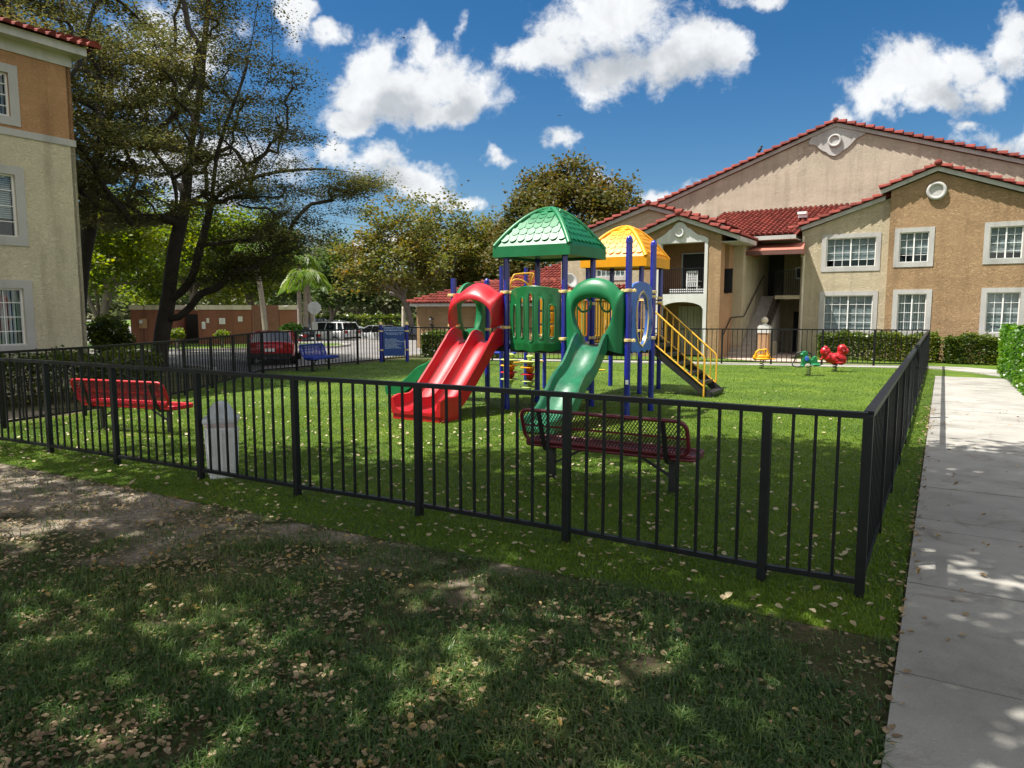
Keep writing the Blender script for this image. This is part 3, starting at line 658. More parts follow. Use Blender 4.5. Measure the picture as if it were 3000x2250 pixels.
# curved green panel with five slots
def slot_panel():
    nu, nv = 96, 84; R = .16
    slots = [(.14, .47, .046, .27), (.31, .51, .044, .32), (.5, .53, .046, .37), (.69, .51, .044, .32), (.86, .47, .046, .27)]
    def bow(i, v):  # the outer slots bend outwards in the middle
        return [-.018, .012, 0, -.012, .018][i] * (1 - ((v - .5) / .35) ** 2)
    def fn(u, v):
        x = (u - .5) * .99; top = 2.13 + .07 * (1 - (2 * u - 1) ** 2); bt = 1.10 - .035 * (1 - abs(2 * u - 1)) + .02 * math.cos(u * 6 * PI) * .6
        z = bt + (top - bt) * v; y = R * (1 - (2 * u - 1) ** 2) + .012 * math.cos(u * 2 * PI * 5.3) * math.sin(PI * min(1, max(0, v * 1.1)))
        if v < .12: y -= .02 * (1 - v / .12)
        return P(-.5, 0, 0) + E1 * x - E2 * (y - .02) + V(0, 0, z)
    def hole(u, v):
        for i, (cx, cz, rx, rz) in enumerate(slots):
            dz = (v - cz) / rz; k = max(0, abs(dz) - .82) / .18; dx = (u - cx - bow(i, v)) / rx
            if abs(dz) < 1 and dx * dx + k * k < 1: return True
        return False
    mb = MB(); mb.sheet(fn, nu, nv, skip=hole); o = mb.build('slotted_panel', M['greendk'], PG, smooth=60)
    so_ = o.modifiers.new('thickness', 'SOLIDIFY'); so_.thickness = .03; so_.offset = 0
    mb = MB()
    for i, (cx, cz, rx, rz) in enumerate(slots):
        pts = []
        for k in range(40):
            t = 2 * PI * k / 40; s, c_ = math.sin(t), math.cos(t); v = cz + rz * (c_ * .18 + .82 * max(-1, min(1, c_ * 2.2)) if abs(c_) > .02 else 0)
            pts.append(fn(cx + bow(i, v) + rx * s * 1.08, v) - E2 * .016)
        mb.tube(pts, .012, 6, closed=True)
    mb.build('slot_rim', M['green'], o, smooth=60)
slot_panel()

# blue panel with a clear bubble window
def bubble_panel():
    c = P(1.0, .5, 0); hw = .47; oc, ox, oz = 1.64, .27, .43; mb = MB()
    ou = []; inn = []
    for k in range(64):
        t = 2 * PI * (k + .5) / 64; dx, dz = math.cos(t), math.sin(t); inn.append((ox * dx, oc + oz * dz))
        s = min(hw / max(abs(dx), 1e-6), (.55 if dz > 0 else .54) / max(abs(dz), 1e-6)); x, z = dx * s, oc + dz * s
        if abs(abs(dz * s) - (.55 if dz > 0 else .54)) < 1e-4:
            z += (.07 * math.cos(x / hw * PI / 2) if dz > 0 else .02 * math.cos(x * 21) - .01)
        ou.append((x, z))
    f = lambda p, d: c + E2 * p[0] + V(0, 0, p[1]) + E1 * d
    n = 64; vs = [f(p, .025) for p in ou] + [f(p, .025) for p in inn] + [f(p, -.02) for p in ou] + [f(p, -.02) for p in inn]; fs = []
    for k in range(n):
        j = (k + 1) % n
        fs += [(k, j, n + j, n + k), (2 * n + k, 3 * n + k, 3 * n + j, 2 * n + j), (k, 2 * n + k, 2 * n + j, j), (n + k, n + j, 3 * n + j, 3 * n + k)]
    mb.add(vs, fs); o = mb.build('window_panel', M['bluepanel'], PG)
    mb = MB()
    def dm(u, v):
        a = 2 * PI * u; r = math.sin(v * PI / 2); return c + E2 * (ox * 1.02 * r * math.cos(a)) + V(0, 0, oc + oz * 1.02 * r * math.sin(a)) + E1 * (.03 + .17 * math.cos(v * PI / 2))
    mb.sheet(dm, 36, 10); mb.build('bubble_window', M['bubble'], o, smooth=80, fix=False)
    mb = MB(); mb.tube([c + E2 * (ox * 1.05 * math.cos(2 * PI * k / 40)) + V(0, 0, oc + oz * 1.05 * math.sin(2 * PI * k / 40)) + E1 * .03 for k in range(40)], .014, 6, closed=True)
    for k in range(8): mb.ell(c + E2 * (ox * 1.08 * math.cos(2 * PI * k / 8)) + V(0, 0, oc + oz * 1.08 * math.sin(2 * PI * k / 8)) + E1 * .04, (.016, .016, .016), 6, 5)
    mb.build('bubble_ring', M['gold'], o, smooth=60)
bubble_panel()

# bridge sides, game panel, barriers
def bars(name, a0, b0, a1, b1, z0, z1, n, m, r=.013, frame=True, mats=None):
    p, q = P(a0, b0, 0), P(a1, b1, 0); mb = MB()
    mb.tube([p + V(0, 0, z1), q + V(0, 0, z1)], .017, 8); mb.tube([p + V(0, 0, z0), q + V(0, 0, z0)], .017, 8)
    for k in range(n + 1):
        x = p + (q - p) * (k / n); mb.tube([x + V(0, 0, z0), x + V(0, 0, z1)], r, 6)
    return mb.build(name, m, PG, smooth=60)
bars('barrier', .0, 1.08, .02, 2.95, 1.2, 1.95, 16, M['yellowbar'])
bars('barrier', -.97, 4.0, .05, 4.0, 1.2, 2.0, 9, M['yellowbar']); bars('barrier', -1, 3.06, -.95, 3.95, 1.2, 2.0, 8, M['yellowbar'])
bars('barrier', .04, 1.0, .94, 1.0, 1.2, 1.95, 8, M['yellowbar'])
for k in range(14):
    b = 2.02 + .9 * k / 13; mb = MB(); mb.obox(P(-1, b, 1.24), E1 * .02, E2 * .05, V(0, 0, .74)); mb.build('slat', [M['lime'], M['yellow'], M['greendk'], M['orange'], M['yellow']][k % 5], PG)
bars('barrier', -1, 2.0, -1, 2.95, 1.22, 1.99, 1, M['yellowbar'])
gp = MB(); gp.obox(P(-1, 1.08, 1.22), E1 * .03, E2 * PL * .84, V(0, 0, .03)); gp.obox(P(-1, 1.08, 2.02), E1 * .03, E2 * PL * .84, V(0, 0, .06))
gp = gp.build('game_panel', M['greendk'], PG)
gl = MB()
for i in range(3):
    for j in range(3):
        cpt = P(-.985, 1.22 + .28 * i, 1.37 + .26 * j); mb = MB(); mb.lathe([(.10, -.105), (.115, -.1), (.115, .1), (.10, .105)], cpt, 12, 1, .5); mb.build('game_tile', M['yellow'], gp, smooth=40)
        if (i + j) % 2:
            for sg in (-1, 1): gl.bar(cpt + E1 * .118 - E2 * .04 - V(0, 0, .05 * sg), cpt + E1 * .118 + E2 * .04 + V(0, 0, .05 * sg), .012, .014)
        else: gl.tube([cpt + E1 * .118 + E2 * (.04 * math.cos(t * PI / 8)) + V(0, 0, .055 * math.sin(t * PI / 8)) for t in range(16)], .007, 5, closed=True)
gl.build('game_mark', M['blacksteel'], gp)
# spinning bead columns
def beads(x, y, seq, z0=.2):
    mb = MB(); mb.tube([(x, y, 0), (x, y, 1.05)], .018, 8); pole = mb.build('bead_pole', M['galv'], PG, smooth=60)
    z = z0
    for kind, mk in seq:
        mb = MB()
        if kind == 's': mb.ell((x, y, z + .085), (.088, .088, .09), 16, 10); z += .10
        elif kind == 'd': mb.lathe([(.06, .03), (.17, .035), (.19, .048), (.17, .06), (.06, .065)], (x - .03, y, z - .02), 20); z += .045
        else: mb.lathe([(.03, 0), (.085, .09), (.04, .12)], (x, y, z), 14); z += .08
        mb.build('bead', M[mk], pole, smooth=50)
seq = [('c', 'lime'), ('d', 'lime'), ('s', 'red'), ('d', 'red'), ('s', 'orange'), ('d', 'yellow'), ('c', 'lime'), ('d', 'lime'), ('c', 'lime')]
beads(-.03, 14.95, seq, .22); beads(.38, 14.9, [('d', 'lime')] + seq, .14)
mb = MB()
mb.tube(spline([(-.1, 15.5, 1.9), (-.08, 15.55, 2.15), (.02, 15.6, 2.5), (.12, 15.62, 2.56), (.42, 15.7, 2.58), (.46, 15.7, 2.52), (.26, 15.66, 2.1), (.24, 15.66, 1.95)], 30), .02, 8)
mb.tube(spline([(-.14, 15.9, 1.7), (-.1, 15.9, 2.2), (.05, 15.95, 2.45), (.3, 16, 2.4), (.42, 16.1, 2.2), (.55, 16.2, 1.8)], 30), .02, 8)
mb.tube([(-.23, 15.5, 2.3), (.33, 16.9, 2.3)], .018, 6); mb.tube([(.40, 15.72, 2.55), (.5, 15.95, 1.9)], .018, 6); mb.build('climbing_hoop', M['yellowbar'], PG, smooth=60)
mb = MB(); mb.tube([(-.23, 15.5, .62), (.74, 16.1, .62)], .02, 6); mb.tube([(1.5, 17.0, .55), (2.0, 17.1, .52), (2.15, 17.1, .6)], .02, 6); mb.tube([(1.5, 17.0, 0), (1.5, 17.0, .56)], .02, 6); mb.tube([(1.45, 17.6, .3), (2.3, 17.5, .3)], .02, 6); mb.build('low_rail', M['yellowbar'], PG, smooth=60)
mb = MB(); mb.ell((1.72, 17.3, .33), (.13, .13, .17)); mb.ell((1.72, 17.3, .15), (.15, .15, .03)); mb.build('seat_pod', M['orange'], PG, smooth=60)
mb = MB(); pA, pB, pC = P(-.05, 1.05, 1.1), P(-.05, 1.05, .72), P(-.5, 1.15, 1.1); mb.add([pA, pB, pC, pA + E2 * .03, pB + E2 * .03, pC + E2 * .03], [(0, 1, 2), (5, 4, 3), (0, 3, 4, 1), (1, 4, 5, 2), (2, 5, 3, 0)]); mb.build('web_panel', M['orange'], PG)
# small label on the near post
mb = MB(); mb.box(P(1, 0, .62) + V(-.012, -.056, 0), (.05, .006, .07), .1); mb.build('sticker', M['white'], PG)

# stairs down to the lawn
def play_stairs():
    s0, s1 = P(.09, 3.12, 0), P(.09, 3.88, 0); run = 1.42; top = 1.14; n = 6; mb = MB()
    for s in (s0, s1):
        a = s + V(0, 0, top - .02); b = s + E1 * run + V(0, 0, .05)
        mb.bar(a - E1 * .05 + V(0, 0, .03), b, .03, .16)
        mb.obox(s + E1 * (run - .09) - E2 * .015, E1 * .14, E2 * .03, V(0, 0, .12))
    st = mb.build('stair_stringer', M['blacksteel'], PG)
    for k in range(n):
        f = (k + .75) / n; c = s0 + E1 * (run * f - .06) + V(0, 0, top * (1 - f) + .04); mb = MB()
        mb.obox(c, E1 * .2, s1 - s0, V(0, 0, .025)); mb.obox(c + E1 * .175 - V(0, 0, .05), E1 * .022, s1 - s0, V(0, 0, .05)); mb.build('tread', M['blacksteel'], st)
    for s in (s0 - E2 * .03, s1 + E2 * .03):
        tp = s + V(0, 0, top + .78); bt = s + E1 * run * .93 + V(0, 0, .86); lo0 = s + V(0, 0, top + .12); lo1 = s + E1 * run * .93 + V(0, 0, .22); mb = MB()
        mb.tube([tp - E1 * .06, tp + E1 * .05, bt - E1 * .04, bt + V(0, 0, -.05), s + E1 * run * .93], .019, 8); mb.tube([lo0 - E1 * .06, lo0, lo1], .017, 8)
        for k in range(0, 9):
            f = (k + .4) / 9.3; a = tp + (bt - tp) * f; b = lo0 + (lo1 - lo0) * f; mb.tube([b, a], .013, 6)
        mb.build('stair_rail', M['yellowbar'], PG, smooth=60)
play_stairs()

# ------------------------------------------------------------------ benches
def lattice(mb, fn, w, h, sx, sz, r=.0035, corner=0.0):
    """diamond mesh: crossing bars clipped to w x h; fn maps the plane to space"""
    k = sz / sx
    for sg in (1, -1):
        c = -h / k
        c0 = np.arange(-w / 2 - h / k - sx, w / 2 + h / k + sx, sx)
        for x0 in c0:
            t0, t1 = 0.0, h
            xa, xb = (x0, x0 + h / k) if sg > 0 else (x0, x0 - h / k)
            lo, hi = -w / 2, w / 2
            d = (xb - xa)
            if abs(d) > 1e-9:
                ta, tb = sorted(((lo - xa) / d, (hi - xa) / d)); u0, u1 = max(0, ta), min(1, tb)
            if u1 - u0 < .03: continue
            mb.bar(fn(xa + d * u0, h * u0), fn(xa + d * u1, h * u1), r * 2, r * 1.6)
def bench(label, loc, rz, m, ln=1.74, legs=.65, cell=(.034, .05), group='park benches', br=.0035):
    root = thing('park_bench', label, 'bench', loc, rz, group); k = dict(local=True)
    def bk(x, t): return Vector((x, -.07 - .13 * t / .36, .43 + .34 * t / .36))
    def rim(fn, w, h, rad, th):
        pts = []
        for cx, cz, a0 in ((w / 2 - rad, h - rad, 0), (-w / 2 + rad, h - rad, PI / 2), (-w / 2 + rad, rad, PI), (w / 2 - rad, rad, 1.5 * PI)):
            for q in range(7):
                a = a0 + PI / 2 * q / 6; pts.append(fn(cx + rad * math.cos(a), cz + rad * math.sin(a)))
        return pts
    mb = MB(); pts = rim(bk, ln, .36, .09, 0); mb.tube(pts, .02, 8, closed=True); mb.tube([bk(-ln / 2, .18), bk(ln / 2, .18)], .011, 6)
    b = mb.build('backrest', m, root, smooth=50, **k)
    mb = MB(); lattice(mb, bk, ln - .02, .36, *cell, r=br); mb.build('mesh_panel', M['maroonshade'] if m is M['maroon'] else m, b, fix=False, **k)
    st = lambda x, t: Vector((x, -.02 + t, .405))
    mb = MB(); pts = rim(st, ln + .06, .37, .06, 0); mb.tube(pts, .021, 8, closed=True); mb.tube([p + V(0, 0, -.03) for p in pts], .018, 8, closed=True)
    s = mb.build('seat', m, root, smooth=50, **k)
    mb = MB(); lattice(mb, st, ln + .04, .37, *cell, r=br); mb.build('mesh_panel', m, s, fix=False, **k)
    for x in (-legs, legs):
        mb = MB(); mb.box((x, .13, .17), (.055, .055, .38)); mb.build('leg', M['blacksteel'], root, **k)
        mb = MB(); mb.tube(spline([(x, .32, .355), (x, .12, .345), (x, -.03, .345), (x, -.085, .40), (x, -.14, .55), (x, -.205, .745)], 20), .024, 8); mb.build('support_arm', M['blacksteel'], root, smooth=60, **k)
        mb = MB(); mb.bar((x, .13, .16), (x * .42, .13, .36), .02, .025); mb.build('brace', M['blacksteel'], root, **k)
    return root
yaw = lambda d: math.atan2(d[1], d[0]) - PI / 2
a, b = Vector((.44, 7.46, 0)), Vector((1.57, 6.82, 0)); f2 = Vector((.492, .87, 0))
bench('maroon mesh bench with its back to the front fence near the green slide', (a + b) / 2 - f2 * .13, yaw((.492, .87)), M['maroon'])
bench('bright red bench near the litter bin, facing away across the lawn', (-5.66, 10.34, 0), yaw((.32, .947)), M['redbench'], 1.72, .64, (.046, .04), br=.0026)
bench('small blue bench standing by the car park fence near the red car', (-5.75, 20.85, 0), yaw((.93, -.36)), M['bluebench'], 1.15, .4, (.03, .02))
bench('blue bench seen between the play structure posts at the far fence', (-.55, 23.0, 0), yaw((-.1, -1)), M['bluebench'], 1.3, .45, (.05, .05))

# ------------------------------------------------------------------ litter bin
lb = thing('litter_bin', 'white square litter bin with a grey domed lid beside a fence post', 'litter bin', (-3.12, 7.52, 0), .28)
def rsq(h, r, z, n=6):
    h *= .92
    pts = []
    for cx, cy, a0 in ((h - r, h - r, 0), (-h + r, h - r, PI / 2), (-h + r, -h + r, PI), (h - r, -h + r, 1.5 * PI)):
        for q in range(n): a = a0 + PI / 2 * q / (n - 1); pts.append(Vector((cx + r * math.cos(a), cy + r * math.sin(a), z)))
    return pts
def loft(mb, rings, caps=True):
    n = len(rings[0]); vs = [p for r in rings for p in r]; fs = []
    for i in range(len(rings) - 1):
        for k in range(n): fs.append((i * n + k, i * n + (k + 1) % n, (i + 1) * n + (k + 1) % n, (i + 1) * n + k))
    if caps: fs += [tuple(range(n - 1, -1, -1)), tuple((len(rings) - 1) * n + k for k in range(n))]
    return mb.add(vs, fs)
mb = MB(); loft(mb, [rsq(.135, .03, 0), rsq(.14, .03, .02), rsq(.165, .035, .60)]); 
for sx in (-.07, 0, .07):
    for (ax, ay) in ((1, 0), (0, 1), (-1, 0), (0, -1)):
        p0 = Vector((ax * .139 - ay * sx, ay * .139 + ax * sx, .05)); p1 = Vector((ax * .162 - ay * sx * 1.1, ay * .162 + ax * sx * 1.1, .53)); mb.bar(p0, p1, .035, .012, up=(ax, ay, 0))
mb.build('bin_body', M['bin'], lb, smooth=35, local=True)
mb = MB(); loft(mb, [rsq(.172, .04, .56), rsq(.178, .04, .57), rsq(.174, .04, .615)]); mb.build('bin_bag', M['bag'], lb, smooth=35, local=True)
mb = MB(); loft(mb, [rsq(.188, .04, .605), rsq(.192, .045, .62), rsq(.188, .05, .655)] + [rsq(.142 * math.cos(t) + .004, min(.14 * math.cos(t) + .003, .09 + .05 * math.sin(t)) if math.cos(t) > .1 else .004, .655 + .17 * math.sin(t)) for t in np.linspace(.0, 1.5, 9)])
mb.build('bin_lid', M['binlid'], lb, smooth=50, local=True)
mb = MB(); mb.tube([(.13 + .01 * math.cos(t), -.30, .5) for t in (0, 1)], .004, 5)

# ------------------------------------------------------------------ rules sign
sg = thing('rules_sign', 'dark blue playground rules board between two blue posts with cream caps', 'sign', (-4.03, 24.2, 0), math.atan2(.25, .9))
for x in (-.44, .44):
    mb = MB(); mb.tube([(x, 0, 0), (x, 0, 1.28)], .058, 16); o = mb.build('post', M['blue'], sg, smooth=60, local=True)
    mb = MB(); mb.lathe([(.068, 0), (.07, .03), (.055, .07), (.02, .1), (.004, .105)], (x, 0, 1.27), 16)
    for z in (.42, 1.06): mb.lathe([(.06, -.025), (.078, -.02), (.078, .02), (.06, .025)], (x, 0, z), 16); mb.box((x - .07 * (1 if x > 0 else -1), -.01, z), (.08, .03, .04))
    mb.build('post_cap', M['gold'], o, smooth=50, local=True)
mb = MB(); mb.box((0, -.02, .715), (.72, .03, 1.0)); bd = mb.build('board', M['signblue'], sg, local=True)
def text(s, size, loc, parent, m, ax='CENTER', rot=(PI / 2, 0, 0)):
    c = bpy.data.curves.new('lettering', 'FONT'); c.body = s; c.size = size; c.align_x = ax; c.materials.append(m)
    f = bpy.data.objects.new('lettering', c); C.objects.link(f); bpy.context.view_layer.update()
    me = bpy.data.meshes.new_from_object(f.evaluated_get(bpy.context.evaluated_depsgraph_get())); bpy.data.objects.remove(f); bpy.data.curves.remove(c)
    o = bpy.data.objects.new('lettering', me); C.objects.link(o); o.parent = parent; o.location = loc; o.rotation_euler = rot; return o
ys = -.038
text('RESIDENCES AT MIRAMAR', .056, (0, ys, 1.15), bd, M['lettering']); text('PLAYGROUND RULES', .070, (0, ys, 1.065), bd, M['lettering'])
text('Playground Equipment Intended\nfor Children Ages 5 - 12', .047, (0, ys, .985), bd, M['lettering'])
text('ADULT SUPERVISION\nUSE AT YOUR OWN RISK\nNO ROUGH PLAY ON EQUIPMENT\nNO PETS ALLOWED\nNO GLASS CONTAINERS OR\nBICYCLES ALLOWED\nPLEASE REPORT UNSAFE\nEQUIPMENT TO THE OFFICE', .043, (-.31, ys, .77), bd, M['lettering'], 'LEFT')

# ------------------------------------------------------------------ spring riders
def spring(root, x, y, h, r=.06, m=None):
    mb = MB(); n = 80; mb.tube([(x + r * math.cos(t * .33), y + r * math.sin(t * .33), .015 + (h - .02) * t / n) for t in range(n + 1)], .0095, 6)
    mb.lathe([(.09, 0), (.09, .015), (.03, .02)], (x, y, 0), 14); mb.lathe([(.03, 0), (.08, .01), (.08, .02)], (x, y, h - .01), 14); mb.build('spring', M['blacksteel'], root, smooth=60, local=True)
def rider_body(mb, root, m, vox=.011, name='body'):
    o = mb.build(name, m, root, smooth=70, local=True); r = o.modifiers.new('join', 'REMESH'); r.mode = 'VOXEL'; r.voxel_size = vox; r.use_smooth_shade = True
    s = o.modifiers.new('soften', 'SMOOTH'); s.factor = .5; s.iterations = 3; return o
R1 = thing('spring_rider', 'yellow beetle shaped spring rider on a black coil spring', 'spring rider', (7.6, 21.5, 0), -.25, 'spring riders')
spring(R1, 0, 0, .26)
mb = MB(); mb.ell((0, 0, .30), (.27, .17, .045)); mb.ell((-.02, 0, .36), (.20, .14, .10)); mb.ell((.14, 0, .37), (.12, .12, .11)); mb.ell((-.19, 0, .34), (.08, .12, .09)); mb.ell((.29, 0, .30), (.12, .05, .02))
for yy in (-.09, .09):
    mb.tube([(-.2, yy, .38), (-.17, yy, .5), (-.10, yy, .565), (.02, yy, .57), (.08, yy, .46)], .026, 8); mb.tube([(.02, yy, .57), (.10, yy, .60), (.15, yy, .56), (.17, yy, .46)], .02, 8)
mb.box((-.06, 0, .56), (.12, .18, .03)); o = rider_body(mb, R1, M['yellow'])
mb = MB()
for yy in (-.09, .09): mb.ell((.22, yy, .41), (.022, .014, .026), 8, 6)
mb.build('eye', M['blacksteel'], R1, smooth=60, local=True)
R2 = thing('spring_rider', 'green seahorse shaped spring rider with a blue oval and a black handlebar', 'spring rider', (8.05, 19.25, 0), -.2, 'spring riders')
spring(R2, .04, 0, .26)
mb = MB(); out = [(-.17, .26), (-.16, .4), (-.13, .52), (-.15, .58), (-.13, .66), (-.06, .68), (-.01, .62), (.0, .53), (.05, .46), (.10, .44), (.14, .52), (.19, .545), (.23, .49), (.25, .38), (.33, .31), (.34, .28), (.18, .25), (.10, .30), (.02, .36), (-.05, .33), (-.09, .24)]
mb.prism(out, lambda x, z: V(x, -.075, z), lambda x, z: V(x, .075, z)); mb.ell((.2, 0, .30), (.15, .17, .03)); mb.ell((-.13, 0, .26), (.06, .14, .035)); mb.ell((-.14, 0, .57), (.07, .08, .05)); rider_body(mb, R2, M['green'])
mb = MB(); mb.ell((-.035, -.085, .46), (.06, .012, .075)); mb.build('badge', M['bluepanel'], R2, smooth=60, local=True)
mb = MB(); mb.tube(spline([(-.05, .05, .62), (-.14, .16, .63), (-.26, .18, .58), (-.30, .18, .40), (-.36, .16, .31), (-.36, .0, .26), (-.28, -.12, .245), (-.14, -.13, .25)], 30), .017, 8); mb.tube([(.0, .04, .63), (.09, .1, .60), (.13, .1, .5)], .015, 8); mb.build('handlebar', M['blacksteel'], R2, smooth=60, local=True)
R3 = thing('spring_rider', 'red squirrel shaped spring rider with a big round tail near the hedge', 'spring rider', (9.33, 20.4, 0), -.2, 'spring riders')
spring(R3, 0, 0, .2)
mb = MB(); mb.ell((0, 0, .38), (.27, .15, .17)); mb.ell((.16, 0, .36), (.15, .15, .16)); mb.ell((-.17, 0, .42), (.14, .13, .16)); mb.ell((-.28, 0, .58), (.145, .12, .145)); mb.ell((.17, 0, .66), (.135, .11, .14)); mb.ell((.27, 0, .60), (.09, .09, .10)); mb.ell((.14, 0, .55), (.11, .09, .10))
mb.ell((-.33, 0, .42), (.05, .05, .06)); mb.ell((-.39, 0, .36), (.04, .035, .03))
for yy in (-.12, .12): mb.ell((.10, yy, .27), (.11, .05, .04)); mb.ell((.02, yy, .33), (.05, .04, .05)); mb.ell((-.27, yy * .6, .7), (.045, .03, .05))
rider_body(mb, R3, M['red'])
mb = MB()
for yy in (-.1, .1):
    mb.tube(spline([(-.02, yy * 1.5, .46), (.10, yy * 1.62, .40), (.2, yy * 1.45, .42), (.12, yy * 1.5, .50), (0, yy * 1.55, .47)], 24), .014, 6)
    mb.tube([(.17 + .085 * (1 - t / 34) * math.cos(t * .42), yy * 1.06, .66 + .085 * (1 - t / 34) * math.sin(t * .42)) for t in range(30)], .011, 5)
mb.tube([(-.19, -.2, .50), (-.19, .2, .50)], .016, 8); mb.tube([(.0, -.22, .27), (.0, .22, .27)], .016, 8)
mb.build('handle', M['red'], R3, smooth=60, local=True)
mb = MB()
for yy in (-.112, .112): mb.tube([(-.30 + .05 * math.cos(t * PI / 8), yy, .60 + .06 * math.sin(t * PI / 8)) for t in range(16)], .008, 5, closed=True); mb.ell((-.30, yy, .60), (.028, .012, .034), 8, 6)
mb.build('eye', M['redbench'], R3, smooth=60, local=True)
# ------------------------------------------------------------------ house building kit
FO = Vector((11.15, 27.66, 0)); FA = Vector((.848, -.53, 0)); FN = Vector((-.53, -.848, 0))
class Frame:
    def __init__(s, o, a, n): s.o, s.a, s.n = Vector(o), Vector(a), Vector(n)
    def __call__(s, x, d, z): return s.o + s.a * x - s.n * d + V(0, 0, z)
HF = Frame(FO, FA, FN)
def wall(mb, fr, d, x0, x1, z0, z1, holes=(), t=.14):
    xs = sorted({x0, x1, *[h[0] for h in holes], *[h[2] for h in holes]}); zs = sorted({z0, z1, *[h[1] for h in holes], *[h[3] for h in holes]})
    for i in range(len(xs) - 1):
        for j in range(len(zs) - 1):
            cx, cz = (xs[i] + xs[i + 1]) / 2, (zs[j] + zs[j + 1]) / 2
            if any(h[0] < cx < h[2] and h[1] < cz < h[3] for h in holes): continue
            mb.add([fr(xs[i], d, zs[j]), fr(xs[i + 1], d, zs[j]), fr(xs[i + 1], d, zs[j + 1]), fr(xs[i], d, zs[j + 1])], [(0, 1, 2, 3)])
    for h in holes:
        a = [(h[0], h[1]), (h[2], h[1]), (h[2], h[3]), (h[0], h[3])]
        for k in range(4):
            p, q = a[k], a[(k + 1) % 4]; mb.add([fr(p[0], d, p[1]), fr(q[0], d, q[1]), fr(q[0], d + t, q[1]), fr(p[0], d + t, p[1])], [(0, 1, 2, 3)])
def poly(mb, fr, d, pts, t=.1): mb.prism(pts, lambda x, z: fr(x, d, z), lambda x, z: fr(x, d + t, z))
def window(fr, parent, x0, z0, x1, z1, d, rows, split=True, cols=3, blind='h', m_sur=None, sur=.16, drape=None, sill=True):
    """recessed sliding window: frame with surround, bars, pane and blind"""
    w = x1 - x0; e = .035; dd = d + .055
    mb = MB()
    for a, b, c_, f in ((x0, z0, x1, z0 + e), (x0, z1 - e, x1, z1), (x0, z0 + e, x0 + e, z1 - e), (x1 - e, z0 + e, x1, z1 - e)):
        mb.obox(fr(a, dd + .04, b), fr.a * (c_ - a), V(0, 0, f - b), fr.n * .05)
    if split:
        xm = (x0 + x1) / 2; mb.obox(fr(xm - .022, dd + .035, z0 + e), fr.a * .044, V(0, 0, z1 - z0 - 2 * e), fr.n * .05)
    o = mb.build('window', M['white'], parent)
    mb = MB(); g = .016
    for i in range(1, cols * (2 if split else 1)):
        x = x0 + w * i / (cols * (2 if split else 1))
        if split and i == cols: continue
        mb.obox(fr(x - g / 2, dd + .03, z0 + e), fr.a * g, V(0, 0, z1 - z0 - 2 * e), fr.n * .014)
    for j in range(1, rows):
        z = z0 + (z1 - z0) * j / rows; mb.obox(fr(x0 + e, dd + .033, z - g / 2), fr.a * (w - 2 * e), V(0, 0, g), fr.n * .016)
    mb.build('glazing_bar', M['white'], o)
    mb = MB(); mb.obox(fr(x0 + .02, dd + .05, z0 + .02), fr.a * (w - .04), V(0, 0, z1 - z0 - .04), fr.n * .004); mb.build('pane', M['glass'], o)
    mb = MB()
    if blind == 'h':
        lo = z0 + (.0 if drape is None else drape); n = int((z1 - lo) / .042)
        for k in range(n):
            z = lo + .02 + k * .042; mb.add([fr(x0 + .03, dd + .065, z), fr(x1 - .03, dd + .065, z), fr(x1 - .03, dd + .085, z + .036), fr(x0 + .03, dd + .085, z + .036)], [(0, 1, 2, 3)])
    else:
        n = int(w / .075)
        for k in range(n):
            x = x0 + .02 + k * .075; mb.add([fr(x, dd + .10, z0 + .03), fr(x + .062, dd + .13, z0 + .03), fr(x + .062, dd + .13, z1 - .03), fr(x, dd + .10, z1 - .03)], [(0, 1, 2, 3)])
    mb.build('blind', M['blind'], o, fix=False)
    mb = MB(); mb.obox(fr(x0 - .02, dd + .5, z0 - .02), fr.a * (w + .04), V(0, 0, z1 - z0 + .04), -fr.n * .02)
    for xx in (x0 - .015, x1 + .005): mb.obox(fr(xx, dd + .05, z0), fr.a * .01, V(0, 0, z1 - z0), -fr.n * .45)
    mb.build('room_backing', M['dark'], o)
    if m_sur:
        mb = MB(); p = .022
        for a, b, c_, f in ((x0 - sur, z0 - sur, x1 + sur, z0), (x0 - sur, z1, x1 + sur, z1 + sur), (x0 - sur, z0, x0, z1), (x1, z0, x1 + sur, z1)):
            mb.obox(fr(a, d, b), fr.a * (c_ - a), V(0, 0, f - b), fr.n * p)
        mb.build('surround', m_sur, o)
        if sill:
            mb = MB(); mb.obox(fr(x0 + .005, d + .098, z0 - .0), fr.a * (w - .01), V(0, 0, .03), fr.n * .12); mb.build('sill', M['whitetrim'], o)
    return o
def barrel(mb, p, q, r0, r1, up, n=6, cap=True):
    """one barrel tile from its low end p to its high end q"""
    p, q, up = Vector(p), Vector(q), Vector(up).normalized(); t = (q - p).normalized(); sd = t.cross(up).normalized(); vs = []
    for c, r in ((p, r0), (q, r1)):
        for k in range(n + 1):
            a = PI * k / n; vs.append(c + sd * r * math.cos(a) + up * r * math.sin(a) * .95)
    fs = [(k, k + 1, n + 2 + k, n + 1 + k) for k in range(n)]
    if cap: fs.append(tuple(range(n, -1, -1)))
    mb.add(vs, fs)
